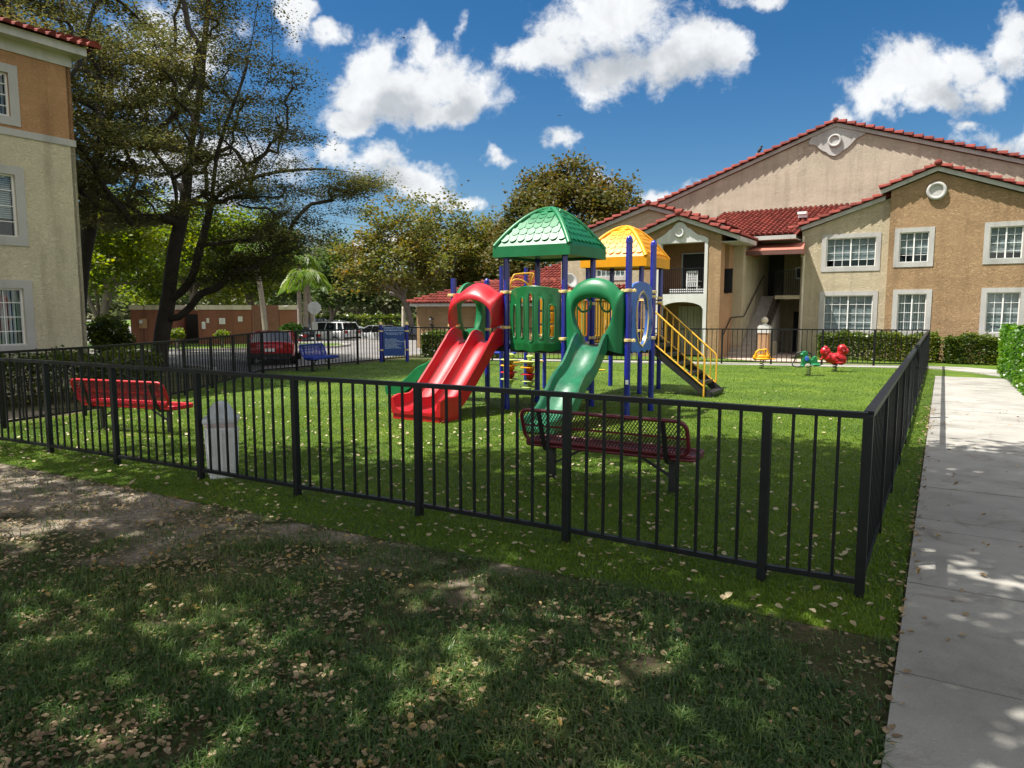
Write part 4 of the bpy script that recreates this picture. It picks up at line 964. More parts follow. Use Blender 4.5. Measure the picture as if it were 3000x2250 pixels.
def tile_field(mb, p, ac, W, up, Lg, keep=None, tw=.205, tl=.33):
    """barrel tile roof: p low corner, ac across, up the slope"""
    ac, up = Vector(ac).normalized(), Vector(up).normalized(); nr = ac.cross(up)
    if nr.z < 0: nr = -nr
    nx, ny = max(1, int(W / tw)), max(1, int(math.ceil(Lg / tl)))
    q = Vector(p)
    cells = []
    for j in range(ny):
        for i in range(nx):
            c = q + ac * ((i + .5) * tw) + up * ((j + .5) * tl)
            if keep and not keep(c): continue
            lo = q + ac * ((i + .5) * tw) + up * (j * tl - .03) + nr * .028; hi = q + ac * ((i + .5) * tw) + up * min((j + 1) * tl + .02, Lg) + nr * .0
            barrel(mb, lo, hi, tw * .40, tw * .34, nr, 5)
            a = q + ac * (i * tw) + up * (j * tl - .02) + nr * .022; b = a + ac * tw; e = a + up * (tl + .02) - nr * .02; mb.add([a, b, e + ac * tw, e], [(0, 1, 2, 3)])
def rake(mb, p, q, r=.10, tl=.37):
    """edge tiles climbing a gable from p to q"""
    p, q = Vector(p), Vector(q); d = q - p; n = max(1, int(round(d.length / tl))); t = d / n; up = Vector((0, 0, 1)); tn = d.normalized(); up = (up - tn * up.dot(tn)).normalized()
    for k in range(n): barrel(mb, p + t * k - tn * .03 + up * .045, p + t * (k + 1) + tn * .03 - up * .01, r * 1.42, r * .85, up, 8)
def knob(mb, c, nrm, r=.10): mb.ell(c, (r, r, r * .95), 10, 7)
def ringdisc(parent, fr, x, z, d, r, m, name='medallion'):
    mb = MB(); pts = [fr(x + r * .82 * math.cos(2 * PI * k / 32), d - .05, z + r * .82 * math.sin(2 * PI * k / 32)) for k in range(32)]
    mb.tube(pts, r * .2, 10, closed=True)
    n = 32; vs = []
    for dd, rr in ((d, r * .96), (d - .045, r * .93), (d - .04, r * .6), (d - .035, .001)):
        for k in range(n): vs.append(fr(x + rr * math.cos(2 * PI * k / n), dd, z + rr * math.sin(2 * PI * k / n)))
    fs = [(i * n + k, i * n + (k + 1) % n, (i + 1) * n + (k + 1) % n, (i + 1) * n + k) for i in range(3) for k in range(n)]
    mb.add(vs, fs); return mb.build(name, m, parent, smooth=50)
def fascia(mb, fr, d, x0, z0, x1, z1, h=.15, t=.10):
    mb.prism([(x0, z0), (x1, z1), (x1, z1 - h), (x0, z0 - h)], lambda x, z: fr(x, d, z), lambda x, z: fr(x, d + t, z))

# ------------------------------------------------------------------ the two storey apartment house
AB = thing('apartment_building', 'two storey cream and tan stucco apartment house with red tiled gables behind the play structure', 'building', HF(0, 0, 0))
def wl(name, mk, fn):
    mb = MB(); fn(mb); return mb.build(name, M[mk], AB)
cw = [(.88, 3.37, 2.56, 4.44), (.88, .98, 2.55, 2.31)]
wl('wall', 'cream', lambda m: (wall(m, HF, 0, 0, 2.99, -.6, 4.66, cw), m.add([HF(0, 0, 4.66), HF(2.99, 0, 4.66), HF(2.99, 0, 5.80), HF(0, 0, 4.76)], [(0, 1, 2, 3)]),
                               m.obox(HF(0, .145, -.6), FA * .12, -FN * 3.8, V(0, 0, 5.4))))
tw_ = [(3.33, 3.45, 4.24, 4.5), (6.0, 3.47, 6.92, 4.54), (3.38, 1.02, 4.27, 2.34), (6.03, 1.0, 6.96, 2.36)]
tp = lambda x: 6.50 - .378 * abs(x - 4.38)
wl('wall', 'tan', lambda m: (wall(m, HF, -.35, 2.99, 9.4, -.6, 4.6, tw_), poly(m, HF, -.35, [(2.99, 4.6), (9.4, 4.6), (9.4, tp(9.4)), (4.38, 6.50), (2.99, tp(2.99))], .12),
                             m.obox(HF(2.99, -.345, -.6), FA * .1, -FN * .42, V(0, 0, 6.4)), m.obox(HF(9.3, -.34, -.6), FA * .1, -FN * 4.3, V(0, 0, 5.0))))
window(HF, AB, *cw[0], 0, 4, True, 3, 'h', M['trim'], .16, .26); window(HF, AB, *cw[1], 0, 4, True, 3, 'h', M['trim'])
window(HF, AB, *tw_[0], -.35, 4, True, 2, 'h', M['trim'], .16, .3); window(HF, AB, *tw_[1], -.35, 4, True, 2, 'h', M['trim'], .16, .2)
window(HF, AB, *tw_[2], -.35, 4, True, 2, 'v', M['trim']); window(HF, AB, *tw_[3], -.35, 4, True, 2, 'h', M['trim'])
ringdisc(AB, HF, 4.38, 5.86, -.36, .31, M['trim'])
# roofs of the cream and tan wings
def slope(name, d0, d1, x0, z0, x1, z1):
    """roof slope rising from the eave (x0,z0) to (x1,z1), running back from d0 to d1"""
    mb = MB(); a = HF(x0, d0, z0); upv = HF(x1, d0, z1) - a; tile_field(mb, a, -FN, d1 - d0, upv, upv.length)
    mb.prism([(x0, z0), (x1, z1), (x1, z1 - .06), (x0, z0 - .06)], lambda x, z: HF(x, d0 + .02, z - .012), lambda x, z: HF(x, d1, z - .012))
    return mb.build(name, M['tile'], AB)
def gable_edge(pts, d, r=.10, trim=True, knob_at=None):
    mb = MB()
    for (a, b) in zip(pts, pts[1:]): 
        p, q = (a, b) if a[1] < b[1] else (b, a)
        rake(mb, HF(p[0], d + .02, p[1]), HF(q[0], d + .02, q[1]), r)
    if knob_at: knob(mb, HF(knob_at[0], d + .0, knob_at[1] + .06), FN, .13)
    o = mb.build('edge_tile', M['tile'], AB, smooth=50)
    if trim:
        mb = MB()
        for (a, b) in zip(pts, pts[1:]): fascia(mb, HF, d + .03, a[0], a[1] - .02, b[0], b[1] - .02)
        mb.build('fascia', M['trim'], AB)
    return o
slope('roof', -.12, 4, -.42, 4.83, 2.95, 5.93); gable_edge([(-.42, 4.83), (2.80, 5.89)], -.16)
slope('roof', -.48, 4, 2.66, 6.05, 4.38, 6.70); slope('roof', -.48, 4, 9.7, 4.69, 4.38, 6.70)
gable_edge([(2.66, 6.05), (4.38, 6.70), (9.7, 4.69)], -.52, knob_at=(4.38, 6.72))
# tall gable behind
gpk, gz = .44, 9.62; gl_ = lambda x: gz - .356 * (gpk - x) if x < gpk else gz - .34 * (x - gpk)
wl('gable_wall', 'gablecream', lambda m: poly(m, HF, 4.0, [(-9.0, -.6), (9.3, -.6), (9.3, gl_(9.3) - .2), (gpk, gz - .2), (-9.0, gl_(-9.0) - .2)], .15))
gable_edge([(-9.3, gl_(-9.3)), (gpk, gz), (9.6, gl_(9.6))], 3.86, .12, knob_at=(gpk, gz))
slope('roof', 4.0, 14, -9.3, gl_(-9.3), gpk, gz); slope('roof', 4.0, 14, 9.6, gl_(9.6), gpk, gz)
orn = [(-.62, 8.93), (-.55, 8.82), (-.42, 8.80), (-.28, 8.74), (-.17, 8.62), (-.02, 8.5), (.12, 8.43), (.2, 8.35), (.28, 8.29), (.44, 8.24), (.60, 8.29), (.68, 8.35), (.78, 8.44), (.92, 8.52), (1.08, 8.66), (1.2, 8.80), (1.35, 8.90), (1.55, 8.98), (1.62, 9.06), (.44, 9.46), (-.45, 9.14)]
mb = MB(); poly(mb, HF, 3.94, orn, .07); mb.build('ornament', M['trim'], AB); ringdisc(AB, HF, .44, 8.86, 3.93, .27, M['trim'])
# left wing with its window
lp_, lz = -5.42, 5.93; ll = lambda x: lz - .315 * abs(x - lp_); lw = (-7.75, 3.15, -6.45, 4.25)
wl('wall', 'cream', lambda m: (wall(m, HF, -2.0, -9.4, -3.0, -.6, 4.5, [lw]), poly(m, HF, -2.0, [(-9.4, 4.5), (-3.0, 4.5), (-3.0, ll(-3.0) - .12), (lp_, lz - .12), (-9.4, ll(-9.4) - .12)], .12),
                               m.obox(HF(-9.4, -1.99, -.6), FA * .1, -FN * 6, V(0, 0, 5.2))))
window(HF, AB, *lw, -2.0, 4, True, 3, 'h', M['trim'])
gable_edge([(-9.75, ll(-9.75)), (lp_, lz), (-2.4, ll(-2.4))], -2.16, knob_at=(lp_, lz)); slope('roof', -2.1, 4, -9.75, ll(-9.75), lp_, lz); slope('roof', -2.1, 4, -2.4, ll(-2.4), lp_, lz)
# porch: balcony over an arched patio
pk, pz = -3.66, 5.24; pl = lambda x: pz - .375 * abs(x - pk); D = -3.5
ARC = [(-4.30 + 1.6 * k / 20, 1.80 + .27 * math.sqrt(max(0, 1 - ((k - 10) / 10) ** 2)) + .0) for k in range(21)]
def porch(m):
    wall(m, HF, D, -5.05, -4.5, -.6, 4.3); wall(m, HF, D, -2.57, -2.1, -.6, 4.3)
    poly(m, HF, D, [(-5.05, 4.3), (-4.52, 4.3), (-4.52, 4.24), (-2.57, 4.24), (-2.57, 4.3), (-2.1, 4.3), (-2.1, pl(-2.1) - .1), (pk, pz - .1), (-5.05, pl(-5.05) - .1)], .1)
wl('porch_wall', 'tan', porch)
SF = Frame(HF(-2.1, D, 0), -FN, FA)   # the porch side that faces the stairs
wl('porch_wall', 'pinktan', lambda m: (wall(m, SF, 0.0, 0, 1.7, -.6, 4.62, [(.5, 2.37, 1.12, 4.2)], .2), m.obox(HF(-5.04, D + .01, -.6), FA * .12, -FN * 1.5, V(0, 0, 4.9))))
def white_front(m):
    wall(m, HF, D - .03, -4.5, -2.57, 2.07, 4.24, [(-4.33, 2.36, -2.69, 4.23)], .2)
    wall(m, HF, D - .03, -4.5, -4.30, -.3, 2.07); wall(m, HF, D - .03, -2.70, -2.57, -.3, 2.07)
    for (a, b) in zip(ARC, ARC[1:]):
        m.add([HF(a[0], D - .03, a[1]), HF(b[0], D - .03, b[1]), HF(b[0], D - .03, 2.07), HF(a[0], D - .03, 2.07)], [(0, 1, 2, 3)])
        m.add([HF(a[0], D - .03, a[1]), HF(b[0], D - .03, b[1]), HF(b[0], D + .2, b[1]), HF(a[0], D + .2, a[1])], [(0, 1, 2, 3)])
    for x in (-4.3, -2.7): m.add([HF(x, D - .03, -.3), HF(x, D + .2, -.3), HF(x, D + .2, 1.8), HF(x, D - .03, 1.8)], [(0, 1, 2, 3)])
    poly(m, HF, D - .035, [(-4.55, 4.245), (-2.55, 4.245), (-2.58, 4.36), (-2.72, 4.44), (-2.95, 4.50), (-3.12, 4.62), (-3.25, 4.74), (-3.36, 4.78), (-3.42, 4.88), (-3.52, 4.97), (-3.64, 5.0), (-3.76, 4.97), (-3.86, 4.88), (-3.92, 4.78), (-4.03, 4.74), (-4.15, 4.62), (-4.32, 4.50), (-4.52, 4.42)], .03)
wl('balcony_front', 'whitetrim', white_front); ringdisc(AB, HF, -3.63, 4.61, D - .04, .175, M['whitetrim'])
def porch_inside(m):
    m.obox(HF(-4.9, D + .02, 2.2), FA * 2.7, -FN * 1.48, V(0, 0, .12)); m.obox(HF(-4.9, D + .1, 4.3), FA * 2.7, -FN * 1.4, V(0, 0, .05)); m.obox(HF(-4.9, -1.99, -.3), FA * 2.7, FN * .03, V(0, 0, 4.6))
wl('porch_lining', 'pinktan', porch_inside)
mb = MB(); mb.obox(HF(-4.0, -2.04, 2.33), FA * 1.75, FN * .04, V(0, 0, 1.6)); o = mb.build('patio_door', M['dark'], AB)
mb = MB()
for x in (-4.02, -3.1, -2.28): mb.obox(HF(x, -2.08, 2.33), FA * .045, FN * .02, V(0, 0, 1.62))
mb.obox(HF(-4.02, -2.08, 3.93), FA * 1.78, FN * .02, V(0, 0, .04)); mb.build('door_frame', M['galv'], o)
mb = MB()
for k in range(11): mb.obox(HF(-4.1 + k * .125, -2.08 + .02 * (k % 2), .02), FA * .11, FN * .02, V(0, 0, 1.9))
o = mb.build('patio_door', mat('beige_panels', (.40, .36, .29), .6), AB)
mb = MB(); mb.obox(HF(-2.75, -2.1, 0), FA * .62, FN * .03, V(0, 0, 1.95)); mb.build('door_leaf', M['dark'], o)
def railing(x0, x1, d, z0, z1, step=.075, name='balcony_railing', fr=HF):
    mb = MB(); mb.bar(fr(x0, d, z1), fr(x1, d, z1), .04, .03); mb.bar(fr(x0, d, z0 + .05), fr(x1, d, z0 + .05), .03, .025); n = max(2, int(abs(x1 - x0) / step))
    for k in range(n + 1): p = fr(x0 + (x1 - x0) * k / n, d, z0 + .05); mb.bar(p, p + V(0, 0, z1 - z0 - .05), .013, .013, up=FA)
    return mb.build(name, M['iron'], AB)
railing(-4.33, -2.69, D + .06, 2.33, 3.30); 
mb = MB(); mb.bar(HF(-2.05, -2.6, 2.4), HF(-2.05, -2.6, 3.3), .04, .3, up=FA); mb.build('slit_railing', M['iron'], AB)
slope('roof', D - .15, 3.9, -1.45, pl(-1.45), pk, pz); slope('roof', D - .15, 1.0, -5.9, pl(-5.9), pk, pz); gable_edge([(-5.9, pl(-5.9)), (pk, pz), (-1.45, pl(-1.45))], D - .2, knob_at=(pk, pz))
mb = MB(); mb.obox(HF(-1.52, D - .1, pl(-1.45) - .2), FA * .1, -FN * 2.45, V(0, 0, .16)); mb.obox(HF(-2.1, D + .0, pl(-1.45) - .22), FA * .6, -FN * 2.5, V(0, 0, .03)); mb.build('eave_board', M['trim'], AB)
# entry roof between the wings
mb = MB(); a = HF(-4.2, -1.05, 4.60); up = HF(-4.2, 4.0, 6.16) - a
tile_field(mb, a, FA, 5.6, up, up.length, lambda c: (c - HF(0, 0, 0)).dot(FA) < (-.06 if -(c - HF(0, 0, 0)).dot(FN) < .15 else 1.3))
mb.prism([(-1.05, 4.59), (4.0, 6.15), (4.0, 6.08), (-1.05, 4.52)], lambda d, z: HF(-4.2, d, z - .01), lambda d, z: HF(-.03, d, z - .01)); mb.build('roof', M['tile'], AB)
mb = MB(); mb.obox(HF(-1.65, -1.08, 4.42), FA * 1.62, -FN * .1, V(0, 0, .15)); mb.obox(HF(-1.65, -.98, 4.42), FA * 1.62, -FN * 1.2, V(0, 0, .03)); mb.build('eave_board', M['trim'], AB)
mb = MB(); mb.box(HF(-.25, 1.35, 5.5), (.3, .26, .12), -.56); mb.box(HF(-.25, 1.3, 5.62), (.34, .32, .1), -.56); mb.build('roof_vent', M['white'], AB)
# stair recess
wl('recess_wall', 'cream', lambda m: (m.obox(HF(-2.1, -1.8, -.3), FA * .37, -FN * .1, V(0, 0, 4.82)), m.obox(HF(-1.85, -1.71, -.3), FA * .12, -FN * 4.2, V(0, 0, 4.76)), m.obox(HF(-1.73, 2.35, -.3), FA * 1.73, -FN * .1, V(0, 0, 5.6)),
      m.obox(HF(-1.72, 1.35, 2.2), FA * 1.71, -FN * .99, V(0, 0, .14)), m.obox(HF(-.93, .02, 2.2), FA * .92, -FN * 1.32, V(0, 0, .14))))
mb = MB(); mb.obox(HF(-1.70, 2.30, 2.35), FA * .62, -FN * .045, V(0, 0, 1.72)); mb.obox(HF(-.62, 2.30, .0), FA * .5, -FN * .045, V(0, 0, 1.7)); mb.build('entrance_door', M['dark'], AB)
for z, x in ((3.05, -.62), (.95, -.30)):
    mb = MB(); mb.obox(HF(x, 2.30, z), FA * .34, FN * .02, V(0, 0, .5)); o = mb.build('notice_frame', M['galv'], AB)
    mb = MB(); mb.obox(HF(x + .06, 2.28, z + .06), FA * .22, FN * .006, V(0, 0, .38)); mb.build('notice', M['dark'], o)
n = 14; rise, run = 2.34 / n, .262; st = MB()
for k in range(n):
    d0 = -2.25 + k * run; x0 = -2.09 if d0 < -1.85 else -1.72
    st.obox(HF(x0, d0, rise * k - (.0 if k else .3)), FA * (-.96 - x0), -FN * (run + (.0 if k == n - 1 else 0)), V(0, 0, rise + (0 if k else .3)))
    st.obox(HF(x0, d0 - .02, rise * (k + 1) - .03), FA * (-.955 - x0), FN * -.02, V(0, 0, .03))
    if k: st.obox(HF(x0 + .002, d0 + .003, -.3), FA * (-.965 - x0), -FN * (run - .004), V(0, 0, rise * k + .3))
so_ = st.build('stairs', M['step'], AB)
mb = MB()
a, b = (-2.0, .75), (1.35, 2.95)
for k in range(26):
    f = k / 25; d = a[0] + (b[0] - a[0]) * f; z = a[1] + (b[1] - a[1]) * f; mb.bar(HF(-.98, d, max(0, z - .78)), HF(-.98, d, z + .05), .035, .055, up=FA)
mb.bar(HF(-.98, a[0], a[1] + .05), HF(-.98, b[0], b[1] + .05), .05, .05); mb.bar(HF(-.98, a[0], a[1] - .5), HF(-.98, b[0], b[1] - .5), .04, .24); mb.build('balustrade', M['darkwood'], AB)
railing(-.95, -.02, .06, 2.34, 3.28, .08, 'landing_railing')
mb = MB(); mb.tube([HF(-2.04, -3.3, .75), HF(-2.04, -2.15, 1.48), HF(-2.02, -1.86, 1.50), HF(-1.66, -1.84, 1.52), HF(-1.66, -1.6, 1.6), HF(-1.66, 1.2, 3.15), HF(-1.66, 1.5, 3.16)], .022, 8); mb.build('handrail', M['iron'], AB, smooth=50)
# awning over the stairs
mb = MB(); aw = [(-1.0, 4.36), (-1.75, 3.98), (-1.78, 3.84)]
mb.add([HF(-1.62, .0, 4.36), HF(.12, -.02, 4.36), HF(.3, -1.35, 3.98), HF(-1.74, -1.5, 3.98)], [(0, 1, 2, 3)])
mb.add([HF(-1.62, .0, 4.36), HF(-1.74, -1.5, 3.98), HF(-1.74, -1.51, 3.84), HF(-1.62, .0, 3.84)], [(0, 1, 2, 3)]); mb.add([HF(.12, -.02, 4.36), HF(.3, -1.35, 3.98), HF(.3, -1.36, 3.84), HF(.12, -.02, 3.84)], [(0, 1, 2, 3)])
o = mb.build('awning', M['awning'], AB); sm = o.modifiers.new('cloth', 'SOLIDIFY'); sm.thickness = .02
mb = MB(); mb.add([HF(-1.74, -1.505, 3.99), HF(.3, -1.355, 3.99), HF(.3, -1.365, 3.83), HF(-1.74, -1.515, 3.83)], [(0, 1, 2, 3)]); v_ = mb.build('valance', M['valance'], o); v_.modifiers.new('cloth', 'SOLIDIFY').thickness = .012
mb = MB(); mb.tube([HF(.10, -.06, .1), HF(.10, -.06, 3.86)], .05, 10); mb.tube([HF(.06, -.06, 4.6), HF(.04, -.06, 3.8)], .05, 10); mb.build('downpipe', M['cap'], AB, smooth=60)
# gate pillar with a stone ball at the foot of the stairs
gpil = thing('gate_pillar', 'peach stucco pillar with a white cap and stone ball beside the outdoor stairs', 'pillar', HF(-.72, -2.5, 0))
mb = MB(); mb.box(HF(-.72, -2.5, .45), (.36, .36, 1.0), -.56); mb.build('shaft', M['pinktan'], gpil)
mb = MB(); mb.box(HF(-.72, -2.5, 1.06), (.40, .40, .24), -.56); mb.box(HF(-.72, -2.5, 1.20), (.32, .32, .06), -.56); c = HF(-.72, -2.5, 1.23); mb.lathe([(.12, 0), (.07, .04), (.06, .07)], c, 14); mb.build('pillar_cap', M['whitetrim'], gpil)
mb = MB(); mb.ell(HF(-.72, -2.5, 1.40), (.125, .125, .125), 18, 12); mb.build('ball_finial', M['cap'], gpil, smooth=60)
mb = MB(); mb.obox(HF(-.90, -2.28, 0), FA * .16, -FN * 2.2, V(0, 0, .55)); mb.build('low_wall', M['cream'], AB)
# satellite dish by the left wing
sdh = thing('satellite_dish', 'grey satellite dish on a tripod in front of the left wing of the apartment house', 'satellite dish', HF(-8.6, -2.6, 0))
mb = MB(); c = HF(-8.55, -2.75, 2.95); R_ = Matrix.Rotation(.5, 3, 'Z') @ Matrix.Rotation(1.15, 3, 'X')
mb.add([c + R_ @ V(r * math.cos(a) * .30, r * math.sin(a) * .34, .10 * r * r) for r in (0.02, .35, .7, 1) for a in [2 * PI * k / 24 for k in range(24)]], [(i * 24 + k, i * 24 + (k + 1) % 24, (i + 1) * 24 + (k + 1) % 24, (i + 1) * 24 + k) for i in range(3) for k in range(24)])
o = mb.build('dish', mat('grey_dish', (.45, .45, .44), .5), sdh, smooth=80); o.modifiers.new('t', 'SOLIDIFY').thickness = .012
mb = MB(); mb.tube([c, HF(-8.5, -2.45, 2.6), HF(-8.5, -2.45, 0)], .02, 8); mb.tube([HF(-8.5, -2.45, 2.4), HF(-8.2, -2.2, 1.7)], .014, 6); mb.build('mast', M['galv'], sdh, smooth=60)
# garden chair on the balcony
ch = thing('garden_chair', 'white resin garden chair standing on the railed balcony', 'chair', HF(-3.25, -2.95, 2.325), math.atan2(FA.y, FA.x))
def loc_box(name, *bx, par=ch, m='chairwhite'):
    mb = MB()
    for c, d in bx: mb.box(c, d)
    return mb.build(name, M[m], par, local=True)
loc_box('seat', ((0, 0, .33), (.42, .40, .04)))
bk = [((-.19, -.2, .60), (.05, .04, .56)), ((.19, -.2, .60), (.05, .04, .56)), ((0, -.2, .86), (.42, .04, .07))] + [((x, -.2, .6), (.03, .025, .5)) for x in (-.11, -.035, .035, .11)] + [((0, -.205, z), (.4, .02, .025)) for z in (.5, .6, .7)]
loc_box('backrest', *bk)
for x in (-.19, .19):
    loc_box('armrest', ((x * 1.1, 0, .52), (.06, .42, .03)))
    for y in (-.17, .17): loc_box('leg', ((x, y, .17), (.045, .045, .32)))
fb = thing('planter_box', 'low white slatted planter on the balcony floor in front of the garden chair', 'planter', HF(-3.4, -3.25, 2.325), math.atan2(FA.y, FA.x))
loc_box('trough', ((0, 0, .13), (1.3, .16, .05)), ((0, 0, .05), (1.3, .16, .05)), ((0, 0, .21), (1.3, .18, .04)), par=fb)

# ------------------------------------------------------------------ three storey house on the left
LF = Frame((-10.08, 15.0, 0), (.53, .848, 0), (.848, -.53, 0))
LB = thing('apartment_building', 'three storey house with cream lower floors and a brown top floor at the left edge', 'building', LF(0, 0, 0))
ws = [(-1.55, 1.05, -.17, 2.23), (-1.55, 3.27, -.18, 4.53), (-1.55, 5.68, -.17, 6.54)]
mb = MB(); wall(mb, LF, 0, -9, 1.05, -.3, 5.33, ws[:2]); mb.obox(LF(1.05, .0, -.3), -LF.n * 8, V(0, 0, 5.63), -LF.a * .1); mb.build('wall', M['leftcream'], LB)
mb = MB(); wall(mb, LF, 0, -9, 1.05, 5.44, 6.98, ws[2:]); mb.obox(LF(1.05, .0, 5.44), -LF.n * 8, V(0, 0, 1.54), -LF.a * .1); mb.build('upper_wall', M['leftbrown'], LB)
mb = MB(); mb.obox(LF(-9, .05, 5.31), LF.a * 10.07, V(0, 0, .14), LF.n * .075); mb.obox(LF(1.052, 0, 5.31), -LF.n * 8, V(0, 0, .14), LF.a * .02); mb.build('band', M['trim'], LB)
mb = MB(); mb.obox(LF(-9, .05, 6.97), LF.a * 10.07, V(0, 0, .26), LF.n * .08); mb.obox(LF(-9, 0, 7.2), LF.a * 10.25, V(0, 0, .17), LF.n * .32); mb.obox(LF(1.04, 0, 7.2), -LF.n * 8, V(0, 0, .17), LF.a * .22); mb.build('eave_board', M['whitetrim'], LB)
for k, w_ in enumerate(ws): window(LF, LB, *w_, 0, 4, True, 2, 'v' if k != 1 else 'h', M['trim'], .17, None if k != 1 else .36, k != 2)
mb = MB(); tile_field(mb, LF(-8, -.42, 7.36), LF.a, 9.4, -LF.n * 1 + V(0, 0, .33), 3.0)
mb.add([LF(-9, -.34, 7.37), LF(1.4, -.34, 7.37), LF(1.4, 2.6, 8.35), LF(-9, 2.6, 8.35)], [(0, 1, 2, 3)]); mb.add([LF(1.4, -.34, 7.37), LF(1.4, 2.6, 8.35), LF(1.4, 2.6, 7.36)], [(0, 1, 2)])
rake(mb, LF(1.36, -.4, 7.37), LF(1.36, 2.6, 8.36)); mb.build('roof', M['tile'], LB)

# ------------------------------------------------------------------ low tiled house behind the fence
GF = Frame((-4.45, 33.2, 0), FA, FN)
GB = thing('garage_building', 'low tan building with a red tiled hip roof and a wall lantern', 'building', GF(0, 0, 0))
mb = MB(); wall(mb, GF, 0, 0, 8.2, -.8, 2.05); mb.obox(GF(0, .01, -.8), -GF.n * 7, V(0, 0, 2.85), GF.a * .1); mb.build('wall', M['tan'], GB)
mb = MB(); mb.obox(GF(-.14, -.33, 1.93), GF.a * 8.3, V(0, 0, .15), -GF.n * .1); mb.obox(GF(-.14, -.23, 1.93), -GF.n * 5, V(0, 0, .15), GF.a * .1); mb.obox(GF(-.04, -.23, 2.02), GF.a * 8.2, V(0, 0, .03), -GF.n * 8); mb.build('eave_board', M['whitetrim'], GB)
def hip(fr, x0, x1, d0, rise_, ze, name='roof', depth=2.6, parent=GB, dmax=None):
    sl_ = rise_ / depth; mb = MB()
    up = -fr.n * 1 + V(0, 0, sl_); a = fr(x0, d0, ze)
    def inx(c):
        q = c - a; x = q.dot(fr.a); d = -q.dot(fr.n); return x > d * .95 + .05
    tile_field(mb, a, fr.a, x1 - x0, up, math.hypot(depth, rise_), inx)
    up2 = fr.a + V(0, 0, sl_); a2 = fr(x0, d0, ze)
    def in2(c):
        q = c - a; x = q.dot(fr.a); d = -q.dot(fr.n); return d > x * .95 + .05 and d < 2 * depth - x * .95
    tile_field(mb, a2, -fr.n, depth * 2, up2, math.hypot(depth, rise_), in2)
    mb.add([fr(x0, d0, ze - .01), fr(x1, d0, ze - .01), fr(x1, d0 + depth, ze + rise_ - .01), fr(x0 + depth, d0 + depth, ze + rise_ - .01)], [(0, 1, 2, 3)])
    mb.add([fr(x0, d0, ze - .01), fr(x0 + depth, d0 + depth, ze + rise_ - .01), fr(x0, d0 + 2 * depth, ze - .01)], [(0, 1, 2)])
    mb.add([fr(x0, d0 + 2 * depth, ze - .01), fr(x0 + depth, d0 + depth, ze + rise_ - .01), fr(x1, d0 + depth, ze + rise_ - .01), fr(x1, d0 + 2 * depth, ze - .01)], [(0, 1, 2, 3)])
    rake(mb, fr(x0, d0, ze + .02), fr(x0 + depth, d0 + depth, ze + rise_ + .02), .09); rake(mb, fr(x0 + depth, d0 + depth, ze + rise_), fr(x1, d0 + depth, ze + rise_), .1)
    return mb.build(name, M['tile'], parent)
hip(GF, -.2, 8.2, -.38, .95, 2.07, depth=2.5)
mb = MB(); mb.obox(GF(2.6, 1.6, 1.5), GF.a * 8, -GF.n * 6, V(0, 0, 1.1)); mb.build('upper_wall', M['tan'], GB)
hip(GF, 2.2, 10.5, 1.2, 1.45, 2.6, depth=3.6)
wlan = thing('wall_lantern', 'black wall lantern fixed to the low tan building', 'lantern', GF(.95, -.02, 1.2))
mb = MB(); c = GF(.95, -.13, 1.12); mb.lathe([(.02, -.06), (.06, 0), (.085, .02)], c, 8); mb.lathe([(.11, 0), (.08, .05), (.02, .12), (.01, .17)], c + V(0, 0, .2), 8); mb.tube([c + V(0, 0, -.02), c - V(0, 0, .14) - GF.n * .0, c - V(0, 0, .16) - GF.n * .11], .018, 6); mb.box(c - V(0, 0, .12) - GF.n * .12, (.1, .03, .2), -.56)
mb.build('bracket', M['blacksteel'], wlan); mb = MB(); mb.lathe([(.06, .02), (.09, .19)], c, 8); mb.build('lantern_glass', M['bubble'], wlan)

# ------------------------------------------------------------------ brown bin store
EN = thing('bin_store', 'brown painted bin store with cream coping, a boarded gate and posted notices', 'bin store', (-18.3, 34, 0), math.radians(12))
def eb(name, mk, *bx, par=EN):
    mb = MB()
    for c, d in bx: mb.box(c, d)
    return mb.build(name, M[mk], par, local=True)
eb('wall', 'brownwall', ((1.05, 1.0, .65), (2.0, 2.0, 2.26)), ((4.3, 1.0, .65), (2.45, 2.0, 2.26)), ((7.25, .6, .65), (.75, 1.2, 2.26)), ((2.55, 1.9, .65), (1.1, .2, 2.2)))
eb('coping', 'cap', ((1.05, 1.0, 1.89), (2.06, 2.06, .22)), ((4.3, 1.0, 1.89), (2.51, 2.06, .22)), ((7.25, .6, 1.89), (.81, 1.26, .22)))
g_ = eb('gate', 'browngate', *[((5.62 + k * .13, .05 + .012 * (k % 2), .75), (.125, .05, 2.5)) for k in range(10)])
eb('gate_post', 'browngate', ((6.83, .1, .75), (.09, .1, 2.5)))
eb('side_door', 'dark', ((2.55, 1.74, .6), (.8, .05, 1.9)))
for x, z, w_, h_ in ((3.32, 1.02, .16, .34), (3.52, 1.25, .12, .22), (4.18, 1.22, .27, .29), (5.02, 1.32, .21, .24)):
    o = eb('notice', 'white', ((x, -.012, z), (w_, .02, h_))); 
    eb('notice_text', 'galv', *[((x, -.024, z + h_ * (.3 - .16 * k)), (w_ * .7, .003, h_ * .05)) for k in range(5)], par=o)
eb('meter_box', 'pinktan', ((.62, -.06, 1.12), (.34, .12, .46))); eb('conduit', 'browngate', ((.55, -.03, .35), (.04, .05, 1.1)), ((.72, -.03, .35), (.04, .05, 1.1)), ((.68, -.03, 1.6), (.03, .04, .55)))
eb('meter', 'galv', ((.55, -.14, 1.2), (.14, .05, .14)))
eb('lamp', 'white', ((7.2, -.1, 1.94), (.14, .16, .08)))
